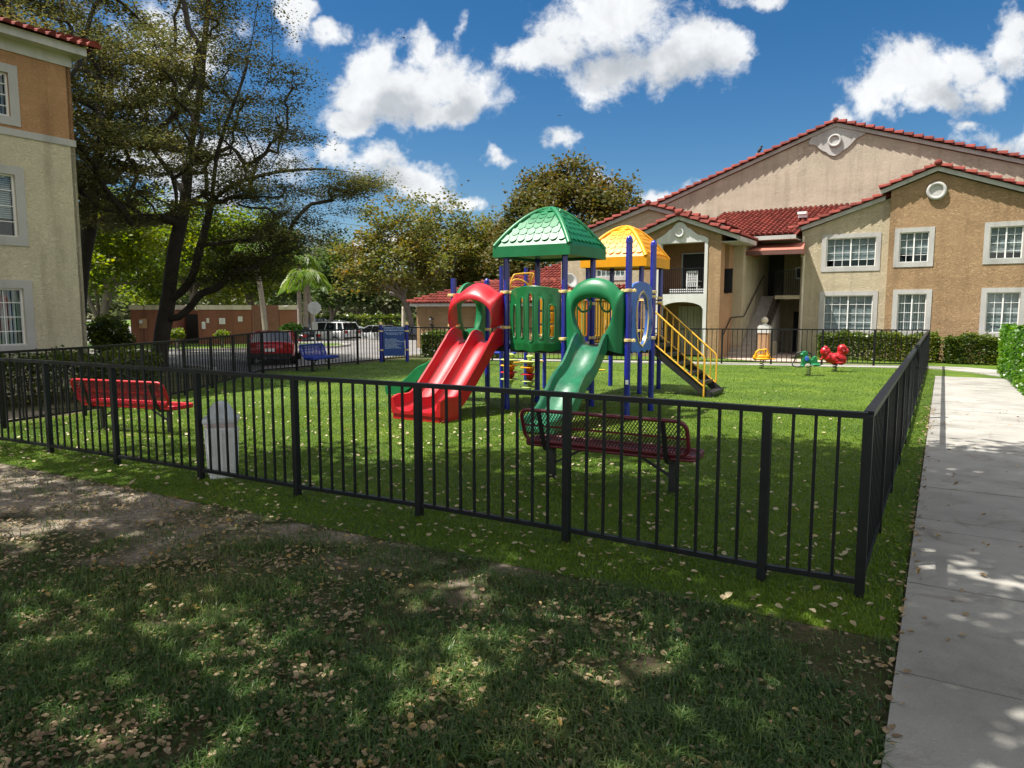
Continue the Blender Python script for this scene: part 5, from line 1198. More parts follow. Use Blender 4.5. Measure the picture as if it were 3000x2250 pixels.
# ------------------------------------------------------------------ cars
def car(label, loc, heading, paint, L=3.8, W=1.5, H=1.18, kind='sedan', group='cars in the car park', glass='tint'):
    r = thing('parked_car', label, 'car', loc, heading, group); h2 = W / 2
    if kind == 'sedan': st = [(-.5, .34, .56, .86), (-.485, .25, .63, .94), (-.40, .22, .67, 1), (-.2, .2, .66, 1), (.1, .2, .64, 1), (.25, .2, .61, 1), (.40, .2, .56, .98), (.48, .22, .48, .90), (.5, .3, .42, .80)]; cab = (-.40, .24, -.24, .04)
    elif kind == 'suv': st = [(-.5, .32, .60, .90), (-.485, .24, .64, .96), (-.40, .2, .64, 1), (-.2, .2, .63, 1), (.1, .2, .62, 1), (.25, .2, .60, 1), (.40, .2, .56, .98), (.48, .22, .50, .92), (.5, .3, .44, .84)]; cab = (-.485, .26, -.42, .10)
    else: st = [(-.5, .34, .62, .88), (-.485, .24, .68, .95), (-.40, .2, .70, 1), (-.2, .2, .66, 1), (.1, .2, .62, 1), (.25, .2, .58, 1), (.40, .2, .54, .98), (.48, .22, .48, .90), (.5, .3, .42, .80)]; cab = (-.46, .22, -.26, .02)
    mb = MB(); rings = []
    for x, zb, zt, w in st:
        w *= h2; zb *= H; zt *= H
        half = [(w * .82, zb), (w * .97, zb + .06), (w, zb + (zt - zb) * .45), (w * .985, zt - .07), (w * .90, zt - .005), (w * .45, zt + .02)]
        rings.append([V(x * L, y, z) for y, z in half] + [V(x * L, -y, z) for y, z in reversed(half)])
    loft(mb, rings); body = mb.build('body', paint, r, smooth=40, local=True)
    zt = .63 * H; g = MB()
    def ring(x0, x1, z, w): return [V(x0 * L, -w, z), V(x0 * L - (.02 if z < H * .9 else .0), 0, z), V(x0 * L, w, z), V((x0 + x1) / 2 * L, w * 1.03, z), V(x1 * L, w, z), V(x1 * L + .03, 0, z), V(x1 * L, -w, z), V((x0 + x1) / 2 * L, -w * 1.03, z)]
    lo, hi = (cab[0], cab[1], zt - .02, h2 * .92), (cab[2], cab[3], H - .03, h2 * .72)
    loft(g, [ring(*lo), ring(*hi)]); g.build('windows', M['carglass'], r, smooth=20, local=True)
    mb = MB(); loft(mb, [ring(cab[2] - .01, cab[3] + .01, H - .045, h2 * .74), ring(cab[2], cab[3], H - .005, h2 * .70), ring(cab[2] + .06, cab[3] - .06, H + .012, h2 * .5)]); roof = mb.build('roof', paint, r, smooth=40, local=True)
    mb = MB()
    for s in (-1, 1):
        for a, b in ((cab[0], cab[2]), (cab[1], cab[3])): mb.bar((a * L, s * lo[3] * 1.0, zt - .02), (b * L, s * hi[3] * 1.01, H - .03), .06, .045)
        xm = (cab[0] * .45 + cab[1] * .55) * L; mb.bar((xm, s * lo[3] * 1.035, zt), (xm - .05, s * hi[3] * 1.04, H - .03), .05, .03)
        if kind == 'suv': mb.bar((cab[0] * .72 * L, s * lo[3] * 1.02, zt), (cab[2] * .74 * L, s * hi[3] * 1.03, H - .03), .08, .03)
    mb.build('pillars', paint, roof, local=True)
    R = .255 if kind != 'suv' else .29
    for x in (-.31, .31):
        for s in (-1, 1):
            mb = MB(); c = Vector((x * L, s * (h2 - .085), R)); prof = [(.10, R * .62), (.10, R * .9), (.085, R), (-.085, R), (-.10, R * .9), (-.10, R * .62)]; n = 20; vs = []; fs = []
            for y, q in prof: vs += [c + V(q * math.cos(2 * PI * k / n), y, q * math.sin(2 * PI * k / n)) for k in range(n)]
            for i in range(5): fs += [(i * n + k, i * n + (k + 1) % n, (i + 1) * n + (k + 1) % n, (i + 1) * n + k) for k in range(n)]
            mb.add(vs, fs); w = mb.build('wheel', M['tyre'], r, smooth=40, local=True)
            mb = MB(); yo = c.y + s * .085; mb.tube([(c.x, yo - .02 * s, c.z), (c.x, yo, c.z)], R * .2, 12)
            for k in range(7):
                a = 2 * PI * k / 7; mb.bar((c.x, yo, c.z), (c.x + R * .62 * math.cos(a), yo, c.z + R * .62 * math.sin(a)), .02, R * .18, up=(-math.sin(a), 0, math.cos(a)))
            mb.tube([(c.x + R * .62 * math.cos(2 * PI * k / 20), yo, c.z + R * .62 * math.sin(2 * PI * k / 20)) for k in range(20)], .018, 5, closed=True); mb.build('rim', M['galv'], w, local=True)
    for s in (-1, 1):
        mb = MB(); mb.box((-.497 * L, s * h2 * .72, .58 * H), (.06, h2 * .34, .11 * H)); mb.build('tail_light', M['taillight'], r, local=True)
        mb = MB(); mb.box((.485 * L, s * h2 * .66, .47 * H), (.08, h2 * .3, .07 * H)); mb.build('headlight', M['headlight'], r, local=True)
        mb = MB(); mb.box((.14 * L, s * (h2 + .04), .66 * H), (.1, .12, .08)); mb.build('wing_mirror', paint, r, local=True)
    mb = MB(); mb.box((-.503 * L, 0, .46 * H), (.02, .30, .1)); mb.build('number_plate', M['white'], r, local=True)
    mb = MB(); mb.box((-.496 * L, 0, .3 * H), (.06, W * .9, .12 * H)); mb.box((.494 * L, 0, .28 * H), (.04, W * .8, .1 * H)); mb.build('bumper', M['blacksteel'], r, local=True)
    return r
def paint(name, c): return mat(name, c, .28, .1, .03, 3, coat=.8)
M['carglass'] = mat('tinted_car_glass', (.012, .016, .02), .06, 0, .0, spec=.8); M['tyre'] = mat('tyre_rubber', (.02, .02, .02), .8)
M['taillight'] = mat('red_lamp_lens', (.35, .01, .01), .15); M['headlight'] = mat('clear_lamp_lens', (.6, .62, .65), .1)
pw, pr_, ps, pk_, pd = paint('white_car_paint', (.74, .75, .76)), paint('red_car_paint', (.42, .008, .02)), paint('silver_car_paint', (.42, .46, .52)), paint('black_car_paint', (.015, .017, .02)), paint('grey_car_paint', (.10, .11, .12))
car('red hatchback parked just behind the picket fence, seen from the rear', (-8.15, 24.4, .004), math.radians(103), pr_, 3.7, 1.5, 1.08, 'hatch')
LZ = -.4
car('white sport utility car parked beyond the fence with its dark rear window towards us', (-11.4, 44.5, LZ), math.radians(148), pw, 3.9, 1.6, 1.42, 'suv')
car('white saloon partly behind the blue rules board', (-8.7, 45.2, LZ), math.radians(155), pw, 3.7, 1.5, 1.2)
car('pale blue saloon behind the tall iron fence in front of the far hedge', (-15.2, 63, LZ), math.radians(-8), ps, 4.2, 1.5, 1.22)
car('white saloon half hidden behind the palm trunk', (-17.6, 56, LZ), math.radians(-20), pw, 4.0, 1.5, 1.22)
car('pale estate car parked under the trees behind the stop sign', (-17.2, 63, LZ), math.radians(-60), ps, 3.9, 1.55, 1.36, 'suv')
car('black car in deep shade next to the round yellow green shrub', (-12.9, 41, -.36), math.radians(150), pk_, 3.7, 1.5, 1.15)
car('black car between the rules board and the low tan building', (-5.9, 42.5, LZ), math.radians(160), pk_, 3.7, 1.5, 1.2)
f_ = fence('iron_fence', 'tall thin black iron fence crossing behind the parked white cars', [(-22 + k * 2.6, 54 - k * .15) for k in range(9)], 1.5, None, .22, pw=.07, kw=.022); f_.location.z = LZ
f_ = fence('iron_fence', 'black iron fence glimpsed between the left house and the brown bin store', [(-23.5, 33), (-21.6, 32.8), (-19.8, 32.6)], 1.5, None, .2, pw=.07, kw=.025)
# stop sign seen from behind
ss = thing('stop_sign', 'back of an octagonal metal stop sign beside the palm trunk', 'road sign', (*(gnd(680, 742).xy), -.3)); p0 = gnd(680, 742); yS = p0.y; c = aty(679, 665, yS)
mb = MB(); n = Vector((c.x, c.y, 0)).normalized(); s_ = Vector((n.y, -n.x, 0)); rr_ = 13.5 / 1530 * yS
mb.prism([(rr_ * 1.08 * math.cos(PI / 8 + k * PI / 4), rr_ * 1.08 * math.sin(PI / 8 + k * PI / 4)) for k in range(8)], lambda a, b: c + s_ * a + V(0, 0, b) + n * .0, lambda a, b: c + s_ * a + V(0, 0, b) + n * .02); mb.build('plate', M['galv'], ss)
mb = MB(); mb.bar((c.x - n.x * .03, c.y - n.y * .03, -.4), (c.x - n.x * .03, c.y - n.y * .03, c.z + rr_), .06, .06); mb.build('pole', M['galv'], ss)
mb = MB(); q = c - V(0, 0, .95); mb.box(q - n * .05, (.28, .02, .42), math.atan2(s_.y, s_.x)); mb.build('small_plate', M['galv'], ss)

# ------------------------------------------------------------------ trees
def skeleton(stems, targets, rng, sub=3, sag=.0, lift=.15, minz=None):
    pos, par = [], []
    def add(p, q): pos.append(np.array(p, float)); par.append(q); return len(pos) - 1
    for si, s in enumerate(stems):
        q = -1
        if si: d = np.linalg.norm(np.array(pos) - np.array(s[0]), axis=1); q = int(np.argmin(d)); s = s[1:]
        for p in spline(s, max(3, len(s) * 3)) if len(s) > 1 else s: q = add(p, q)
    base_n = len(pos); z0 = pos[0][2]
    ctr = np.mean([pos[i] for i in range(base_n)], axis=0); zf = minz if minz is not None else z0 + 1.6
    tg = sorted(targets, key=lambda t: np.linalg.norm(np.array(t) - ctr))
    A = np.zeros((base_n + len(tg) * sub, 3)); A[:base_n] = pos; k = base_n
    for t in tg:
        t = np.array(t); d = np.linalg.norm(A[:k] - t, axis=1) + np.maximum(0, A[:k, 2] - t[2] + .1) * 1.2 + np.maximum(0, zf - A[:k, 2]) * 3
        q = int(np.argmin(d)); p0 = A[q].copy(); ln = np.linalg.norm(t - p0)
        for i in range(1, sub + 1):
            f = i / sub; p = p0 + (t - p0) * f + rng.normal(0, .05 * ln * (f < 1), 3); p[2] += lift * ln * math.sin(PI * f) * (.5 if i < sub else 0)
            A[k] = p; par.append(q); q = k; k += 1
    return A[:k], np.array(par)
def branch_mesh(name, A, par, r_base, m, root, r_tip=.012, n=7, ex=2.3):
    k = len(A); w = np.zeros(k); ch = [[] for _ in range(k)]
    for i in range(k - 1, -1, -1):
        if par[i] >= 0: ch[par[i]].append(i)
    for i in range(k - 1, -1, -1):
        if w[i] == 0: w[i] = 1
        if par[i] >= 0: w[par[i]] += w[i]
    r = r_tip + (r_base - r_tip) * ((w - 1) / max(1, w[0] - 1)) ** (1 / ex); mb = MB(); off = root.location
    starts = [0]
    while starts:
        i = starts.pop(); ci = [A[par[i]] - np.array(off)] if par[i] >= 0 else []; cr = [r[i]] if par[i] >= 0 else []
        while True:
            ci.append(A[i] - np.array(off)); cr.append(r[i])
            if not ch[i]: break
            j = max(ch[i], key=lambda q: w[q]); starts += [q for q in ch[i] if q != j]; i = j
        if len(ci) > 1: mb.tube(ci, cr, n if cr[0] > .05 else 4, cap=False)
    if par[0] < 0:  # root flare
        pass
    return mb.build(name, m, root, smooth=80, fix=False, local=True)
def leaf_quads(c, size, rng, flat=.5, asp=.42):
    n = len(c); th = rng.uniform(0, 2 * PI, n); t = np.stack([np.cos(th), np.sin(th), rng.normal(0, .35, n)], 1); t /= np.linalg.norm(t, axis=1)[:, None]
    nr = np.stack([rng.normal(0, 1 - flat, n), rng.normal(0, 1 - flat, n), np.ones(n) * (.35 + flat)], 1); b = np.cross(nr, t); b /= np.linalg.norm(b, axis=1)[:, None] + 1e-9
    s = (size * rng.uniform(.65, 1.25, n))[:, None]; a = asp
    fold = np.cross(t, b) * s * .08
    return np.stack([c - t * s * .5, c + b * s * a + fold, c + t * s * .5, c - b * s * a + fold], 1).reshape(-1, 3)
def tree(name, label, base, stems, targets, leaf, bark, n_leaf, size, sig, r_base, seed, group=None, flat=.5, lift=.15, minz=None, sub=3, ntube=7):
    rng = np.random.default_rng(seed); root = thing(name, label, 'tree', base, 0, group)
    A, par = skeleton(stems, targets, rng, sub, lift=lift, minz=minz); branch_mesh('trunk', A, par, r_base, bark, root, n=ntube)
    T = np.array(targets); per = max(1, n_leaf // len(T)); wts = rng.uniform(.55, 1.45, len(T)); idx = np.repeat(np.arange(len(T)), np.maximum(1, (per * wts).astype(int)))
    c = T[idx] + np.clip(rng.normal(0, 1, (len(idx), 3)), -1.6, 1.6) * np.array(sig) * rng.uniform(.4, 1.15, (len(idx), 1)); c -= np.array(base)
    np_mesh('crown', leaf_quads(c, size, rng, flat), 4, leaf, root); return root
def dome_targets(cx, cy, z0, z1, rx, ry, n, rng, shell=.55, lump=.25, flatb=.35):
    """points through a lumpy crown, denser to the outside"""
    out = []; ph = rng.uniform(0, 2 * PI, 6)
    while len(out) < n:
        v = rng.normal(0, 1, 3); v /= np.linalg.norm(v); 
        if v[2] < -flatb: continue
        q = shell + (1 - shell) * rng.uniform() ** .6
        a = math.atan2(v[1], v[0]); q *= 1 + lump * (math.sin(3 * a + ph[0] + 2 * v[2]) * .5 + math.sin(5 * a + ph[1] - 4 * v[2]) * .35 + math.sin(7 * v[2] + ph[2]) * .3)
        zc = z0 + (z1 - z0) * flatb / (1 + flatb); hz = (z1 - zc)
        out.append((cx + rx * v[0] * q, cy + ry * v[1] * q, zc + hz * v[2] * q))
    return out
LM = {}
LM['olive'] = leafmat('olive_leaves', [(.038, .050, .018), (.070, .080, .028), (.120, .112, .038), (.20, .150, .050)], .4)
LM['rust'] = leafmat('rust_and_olive_leaves', [(.048, .068, .015), (.09, .11, .024), (.16, .145, .032), (.25, .125, .028)], .4)
LM['rustdark'] = leafmat('dark_rust_leaves', [(.034, .048, .012), (.066, .074, .018), (.115, .092, .022), (.17, .085, .02)], .35)
LM['bright'] = leafmat('bright_green_leaves', [(.045, .08, .013), (.095, .145, .02), (.18, .22, .028), (.34, .30, .035)], .5)
LM['mid'] = leafmat('mid_green_leaves', [(.020, .045, .012), (.04, .075, .018), (.075, .115, .025), (.12, .15, .035)], .4)
LM['grey'] = leafmat('grey_green_leaves', [(.05, .07, .035), (.08, .10, .045), (.12, .135, .06), (.16, .16, .07)], .4)
LM['hedge'] = leafmat('hedge_leaves', [(.02, .04, .009), (.05, .085, .014), (.12, .15, .02), (.27, .27, .03)], .35, .35)
LM['glossy'] = leafmat('glossy_green_leaves', [(.015, .05, .008), (.045, .125, .014), (.10, .21, .022), (.2, .29, .035)], .4, .28)
LM['palm'] = leafmat('palm_leaflets', [(.05, .12, .012), (.09, .18, .018), (.17, .26, .025), (.30, .32, .04)], .45, .4)

def px(u, v, Y, dy=0.0): p = aty(u, v, Y + dy); return (p.x, p.y, p.z)
# the big layered tree by the car park
Yt = 21.4; rng = np.random.default_rng(3)
b0 = gnd(345, 797); st = [
    [(b0.x, b0.y, -.05), px(350, 730, Yt), px(362, 660, Yt), px(368, 610, Yt), px(374, 560, Yt), px(386, 500, Yt, .2), px(400, 440, Yt, .3), px(406, 360, Yt, .3), px(418, 280, Yt, .2), px(432, 200, Yt), px(440, 110, Yt), px(450, 0, Yt), px(452, -120, Yt)],
    [px(367, 655, Yt), px(395, 628, Yt, -.2), px(416, 598, Yt, -.4), px(428, 550, Yt, -.5), px(442, 500, Yt, -.6), px(454, 450, Yt, -.6), px(462, 390, Yt, -.7), px(470, 330, Yt, -.8), px(495, 250, Yt, -1), px(525, 170, Yt, -1), px(545, 80, Yt, -1), px(560, -20, Yt, -1)],
    [px(364, 690, Yt), px(388, 684, Yt, -.2), px(412, 662, Yt, -.3), px(436, 634, Yt, -.5), px(468, 622, Yt, -.7), px(505, 590, Yt, -1.0), px(545, 580, Yt, -1.2), px(585, 556, Yt, -1.4), px(640, 538, Yt, -1.6)],
    [px(402, 420, Yt, .3), px(372, 380, Yt, .6), px(335, 330, Yt, 1), px(290, 270, Yt, 1.4), px(240, 220, Yt, 1.8)],
    [px(455, 440, Yt, -.6), px(500, 400, Yt, -1), px(580, 375, Yt, -1.5), px(680, 365, Yt, -1.8), px(760, 372, Yt, -2)]]
tg = []
for z, xr, R_ in [(3.3, -6.4, 1.2), (3.9, -5.6, 1.8), (4.6, -5.2, 4.0), (5.2, -4.3, 5.4), (5.7, -4.6, 5.4), (6.3, -5.5, 5.0), (6.9, -5.9, 5.0), (7.6, -5.5, 5.2), (8.3, -5.5, 5.2), (9.0, -6.1, 5.0), (9.8, -6.4, 4.8), (10.6, -6.6, 4.6), (11.4, -6.8, 4.2), (12.3, -7.2, 3.8), (13.2, -7.8, 3.0), (14.0, -8.6, 2.2)]:
    cx = xr - R_; lob = rng.uniform(0, 2 * PI, 3); k = int(6 + R_ * R_ * 1.1)
    for i in range(k):
        a = rng.uniform(0, 2 * PI); q = math.sqrt(rng.uniform(.04, 1)); q *= 1 - .14 * (math.sin(3 * a + lob[0]) * .5 + .5)
        tg.append((cx + R_ * q * math.cos(a), Yt - .3 + R_ * .9 * q * math.sin(a), z + rng.normal(0, .13) - .05 * q * R_ * (z < 6)))
for q in range(26):
    f = rng.uniform(.35, 1.08); c_ = px(364 + 276 * f, 682 - 150 * f, Yt, -1.6 * f); tg.append((c_[0] + rng.normal(0, .45), c_[1] + rng.normal(0, .6), c_[2] + .25 + rng.normal(0, .2)))
for q in range(10): tg.append((-4.6 + .05 * q + rng.normal(0, .5), Yt - 1.4 + rng.normal(0, .6), 5.35 + rng.normal(0, .15)))
tree('layered_tree', 'tall dark layered tree with forked trunk standing in front of the brown bin store', (b0.x, b0.y, 0), st, tg, LM['olive'], M['bark'], 195000, .068, (.52, .52, .13), .235, 5, None, .62, .05, 2.6, 3, 9)
# second layered tree behind the left house
Y2 = 25.0; b2 = (px(166, 760, Y2)[0], Y2, 0); tg = []
for z in np.arange(4.95, 13.5, .75):
    R_ = 4.6 * math.sin(min(1, (z - 2.5) / 5) * PI / 2) * (1 if z < 10 else 1 - (z - 10) * .17)
    for i in range(int(4 + R_ * R_ * .7)):
        a = rng.uniform(0, 2 * PI); q = math.sqrt(rng.uniform(.05, 1)); tg.append((b2[0] - .3 + R_ * q * math.cos(a), Y2 + R_ * q * math.sin(a), z + rng.normal(0, .14)))
tree('layered_tree', 'second dark layered tree half hidden behind the three storey house', b2, [[b2, px(171, 640, Y2), px(180, 560, Y2), px(194, 480, Y2), px(206, 400, Y2), px(212, 330, Y2), px(235, 250, Y2), px(240, 120, Y2)], [px(204, 410, Y2), px(240, 375, Y2, -.3), px(290, 350, Y2, -.6), px(345, 345, Y2, -1)], [px(194, 480, Y2), px(172, 400, Y2), px(150, 300, Y2)], [px(207, 395, Y2), px(250, 390, Y2, .5), px(320, 355, Y2, .8)]], tg, LM['olive'], M['bark'], 52000, .12, (.52, .52, .14), .26, 6, None, .6, .05, 3.5)

def simple(name, label, u, vbase, Y, ctop, cbot, uw, leaf, bark, n_leaf, size, sig, r, seed, n_t=90, group='trees beyond the car park', zb=None, shell=.5, lump=.25, lean=0, ry=None, fork=None, flatb=.35):
    g = -.4 if Y > 34 else 0
    x = aty(u, vbase, Y).x; z1 = aty(u, ctop, Y).z; z0 = aty(u, cbot, Y).z; rx = uw / 1530 * Y / 2; rg = np.random.default_rng(seed)
    cx = x + lean; T = dome_targets(cx, Y, z0, z1, rx, ry or rx, n_t, rg, shell, lump, flatb); fz = fork if fork else max(g + 1.2, z0 - .1)
    h = fz - g; s0 = [(x, Y, g - .05), (x + .08 * h * rg.normal(), Y, g + h * .5), (x + lean * .15, Y, fz)]
    stems = [s0]
    for k in range(4):
        a = k * 1.57 + rg.uniform(0, 1.2); stems.append([(x + lean * .15, Y, fz), (x + lean * .4 + rx * .22 * math.cos(a), Y + rx * .22 * math.sin(a), fz + (z1 - fz) * .28), (x + lean * .8 + rx * .42 * math.cos(a), Y + rx * .42 * math.sin(a), fz + (z1 - fz) * .55)])
    return tree(name, label, (x, Y, g), stems, T, leaf, bark, n_leaf, size, sig, r, seed, group, .35, .12, fz, 3, 6)
simple('rust_tree', 'broad dense rust and olive tree behind the green roofed tower', 1232, 690, 46, 362, 590, 310, LM['rustdark'], M['greybark'], 40000, .22, (.6, .6, .5), .3, 21, 230, shell=.72, lump=.16, flatb=.2)
simple('olive_tree', 'tall thin leaved olive brown tree showing its pale branches against the sky', 955, 695, 50, 425, 640, 205, LM['rust'], M['greybark'], 17000, .20, (.5, .5, .45), .26, 22, 200, shell=.35, lump=.4)
simple('orange_tree', 'orange tinted tree with pale branching trunk behind the rules board', 876, 702, 44, 452, 640, 215, LM['rust'], M['greybark'], 14000, .2, (.5, .5, .35), .22, 23, 120, shell=.5, lump=.4, lean=-.7)
simple('rust_tree', 'rust brown tree filling the gap behind the low tan building', 1060, 690, 52, 455, 660, 190, LM['rust'], M['greybark'], 17000, .23, (.55, .55, .5), .24, 24, 130, shell=.4)
simple('green_tree', 'small dark green tree with a pale leaning trunk behind the white cars', 712, 705, 58, 545, 660, 145, LM['mid'], M['greybark'], 12000, .26, (.6, .6, .45), .2, 25, 90, lean=1.6, fork=1.2)
simple('oak_tree', 'spreading oak in front of the far hedge, left of the low tan building', 838, 694, 70, 600, 668, 150, LM['grey'], M['greybark'], 9000, .34, (.8, .8, .5), .42, 26, 80, fork=1.0)
simple('oak_tree', 'oak with a thick dark trunk behind the pale blue saloon', 770, 690, 76, 590, 665, 150, LM['grey'], M['greybark'], 8000, .36, (.8, .8, .5), .4, 27, 70, fork=1.0)
simple('green_tree', 'hazy grey green tree rising behind the palm', 700, 695, 92, 515, 660, 150, LM['grey'], M['greybark'], 9000, .42, (1, 1, .8), .3, 28, 80)
simple('bright_tree', 'sunlit yellow green tree over the bin store behind the big trunk', 420, 720, 42, 430, 640, 230, LM['bright'], M['greybark'], 17000, .21, (.6, .6, .4), .2, 29, 140, shell=.3)
simple('bright_tree', 'sunlit green tree over the right end of the bin store', 545, 720, 44, 455, 655, 190, LM['bright'], M['greybark'], 15000, .22, (.6, .6, .4), .2, 30, 120, shell=.3)
simple('bright_tree', 'pale barked tree with yellow green leaves beside the left house', 222, 752, 33, 400, 640, 250, LM['bright'], M['greybark'], 15000, .18, (.5, .5, .32), .17, 31, 130, shell=.35, fork=.9)
simple('bright_tree', 'green tree standing behind the pale barked tree by the left house', 300, 722, 50, 440, 650, 240, LM['mid'], M['greybark'], 13000, .25, (.7, .7, .5), .22, 32, 110, shell=.3)
simple('green_tree', 'green tree between the bin store and the palm', 610, 705, 62, 490, 660, 150, LM['mid'], M['greybark'], 11000, .3, (.7, .7, .5), .22, 33, 90, shell=.3)
simple('green_tree', 'small tree top showing over the tiled roof of the apartment house', 1352, 690, 62, 412, 560, 70, LM['rustdark'], M['greybark'], 3500, .24, (.5, .5, .4), .2, 34, 40)
simple('green_tree', 'dark green tree low behind the rust tree and the tiled roof', 1010, 690, 60, 560, 672, 150, LM['mid'], M['greybark'], 9000, .3, (.7, .7, .5), .22, 35, 80, shell=.3)
# off to the left of the camera: the trees whose shade falls on the lawn
def shade_tree(label, x, y, z0, z1, rx, ry, n, seed, size=.15, cx=None, cy=None, nt=210):
    rg = np.random.default_rng(seed); cx = x if cx is None else cx; cy = y if cy is None else cy; T = []
    while len(T) < nt:
        a, q = rg.uniform(0, 2 * PI), math.sqrt(rg.uniform(0, 1)); T.append((cx + rx * q * math.cos(a), cy + ry * q * math.sin(a), z0 + (z1 - z0) * rg.uniform() * (1 - .5 * q * q)))
    s = [[(x, y, -.05), (x + .1, y, z0 * .5), (x + (cx - x) * .2, y + (cy - y) * .2, z0 * .9)]]
    for k in range(5):
        a = k * 1.256; s.append([s[0][-1], (cx + rx * .3 * math.cos(a), cy + ry * .3 * math.sin(a), z0 + .3), (cx + rx * .6 * math.cos(a), cy + ry * .6 * math.sin(a), z0 + .8)])
    tree('layered_tree', label, (x, y, 0), s, T, LM['olive'], M['bark'], n, size, (.44, .44, .2), .24, seed, 'shade trees beside the lawn', .6, .05, z0 * .8, 3, 7)
shade_tree('layered shade tree left of the lawn whose crown darkens the sandy strip', -9.8, 5.2, 7.0, 9.6, 4.4, 3.4, 14000, 51, cx=-8.6, cy=5.6, nt=170)
shade_tree('layered shade tree behind the viewer on the left', -5.5, -2.5, 6.4, 9.0, 4.6, 3.9, 10500, 52, cx=-3.6, cy=1.9, nt=135)
shade_tree('layered shade tree behind the viewer beside the sidewalk', 3.2, -3.2, 6.4, 9.0, 4.6, 4.2, 9000, 53, cx=1.6, cy=2.0, nt=135)
shade_tree('layered shade tree reaching over the fence from the left', -8.2, 3.6, 7.6, 9.4, 3.8, 2.7, 16000, 54, cx=-2.2, cy=6.4, nt=150)
shade_tree('layered shade tree leaning over the sidewalk from the right', 7.5, 3.0, 7.4, 9.2, 3.6, 2.3, 9500, 55, cx=1.9, cy=6.2, nt=115)

# ------------------------------------------------------------------ hedges and shrubs
def hedge(name, label, p, q, wd, h, n, size, leaf, seed, group='clipped hedges', z0=0.02, rough=.06, core=True):
    rg = np.random.default_rng(seed); p, q = Vector(p), Vector(q); d = (q - p); ln = d.length; t = d / ln; s = Vector((-t.y, t.x, 0)); c = (p + q) / 2
    root = thing(name, label, 'hedge', (c.x, c.y, p.z), math.atan2(t.y, t.x), group)
    a = rg.uniform(-ln / 2, ln / 2, n); b = rg.uniform(-wd / 2, wd / 2, n); z = rg.uniform(0, 1, n) ** .8 * h + z0
    k = rg.uniform(0, 1, n)
    top = k < .34; fr = (k >= .34) & (k < .72); bk = (k >= .72) & (k < .8); en = (k >= .8) & (k < .9)
    z[top] = h + rg.normal(0, rough, top.sum()) + .05 * np.sin(a[top] * 5) + .03 * np.sin(a[top] * 11 + 1); b[fr] = -wd / 2 + np.abs(rg.normal(0, rough, fr.sum())) - rough * .6; b[bk] = wd / 2 - rough * .2; a[en] = np.sign(a[en]) * ln / 2 + rg.normal(0, rough, en.sum())
    spr = rg.uniform(0, 1, n) < .02; z[spr & top] += rg.uniform(0, .16, (spr & top).sum())
    o = np_mesh('foliage', leaf_quads(np.stack([a, b, z], 1), size, rg, .25, .36), 4, leaf, root)
    if core:
        mb = MB(); ns = max(2, int(ln / .16)); 
        for i in range(ns):
            x = -ln / 2 + ln * (i + .5) / ns
            for j in range(3): mb.tube([(x, -wd * .15 + .1 * j, 0), (x + rg.normal(0, .06), -wd * .2 + wd * .2 * j, h * .5), (x + rg.normal(0, .12), wd * rg.uniform(-.4, .4), h * .92)], [.012, .009, .004], 4)
        mb.build('stems', M['bark'], root, local=True, fix=False)
    return root
hf = lambda x, d: HF(x, d, 0)
hedge('clipped_hedge', 'clipped green hedge under the cream wing windows behind the red spring rider', hf(1.05, -1.35), hf(4.7, -1.45), .8, .86, 15000, .085, LM['hedge'], 61)
hedge('clipped_hedge', 'clipped hedge below the tan gable, right of the far fence corner, hiding air conditioners', hf(5.0, -1.5), hf(8.3, -1.5), .75, .84, 15000, .085, LM['hedge'], 62)
hedge('clipped_hedge', 'bright green glossy hedge at the right edge beyond the sidewalk', (10.75, 13.7, 0), (14.1, 19.5, 0), 1.15, 1.2, 17000, .12, LM['glossy'], 63)
hedge('clipped_hedge', 'dark hedge along the far fence beside the rules board', (-3.3, 27.0, 0), (-.4, 26.3, 0), .8, .85, 11000, .09, LM['hedge'], 64)
hedge('clipped_hedge', 'dark clipped hedge at the foot of the three storey house behind the left fence', LF(1.4, -1.75, 0), LF(-6.5, -1.75, 0), .8, .86, 16000, .075, LM['hedge'], 65)
hedge('clipped_hedge', 'long far hedge with a sunlit yellow green top behind the iron fence', (-24, 66, -.4), (-6, 65, -.4), 1.4, 1.5, 9000, .26, LM['hedge'], 66, rough=.12, core=False)
def shrub(name, label, x, y, z, r, h, n, size, leaf, seed, group=None, stem=.3):
    rg = np.random.default_rng(seed); root = thing(name, label, 'shrub', (x, y, z), 0, group)
    v = rg.normal(0, 1, (n, 3)); v /= np.linalg.norm(v, axis=1)[:, None]; q = rg.uniform(.35, 1, n) ** .5; a = np.arctan2(v[:, 1], v[:, 0]); q *= 1 + .16 * np.sin(3 * a + v[:, 2] * 4 + seed)
    c = np.stack([v[:, 0] * r * q, v[:, 1] * r * q, stem + (h - stem) * (.5 + .5 * v[:, 2] * q)], 1)
    np_mesh('foliage', leaf_quads(c, size, rg, .3, .38), 4, leaf, root); mb = MB()
    for k in range(7): a = k * .9; mb.tube([(0, 0, 0), (r * .2 * math.cos(a), r * .2 * math.sin(a), stem * .9 + .1), (r * .6 * math.cos(a), r * .6 * math.sin(a), h * .75)], [.03, .02, .008], 5)
    mb.build('stems', M['greybark'], root, local=True, fix=False); return root
p = gnd(240, 775); shrub('shrub', 'dark leafy shrub between the left house and the brown bin store', p.x, p.y, 0, .75, 1.55, 5200, .11, LM['hedge'], 71, stem=.15)
p = aty(383, 745, 30.5); shrub('shrub', 'small open green shrub in front of the bin store doorway', p.x, 30.5, .05, .34, .95, 420, .12, LM['bright'], 72, 'young shrubs by the bin store', .45)
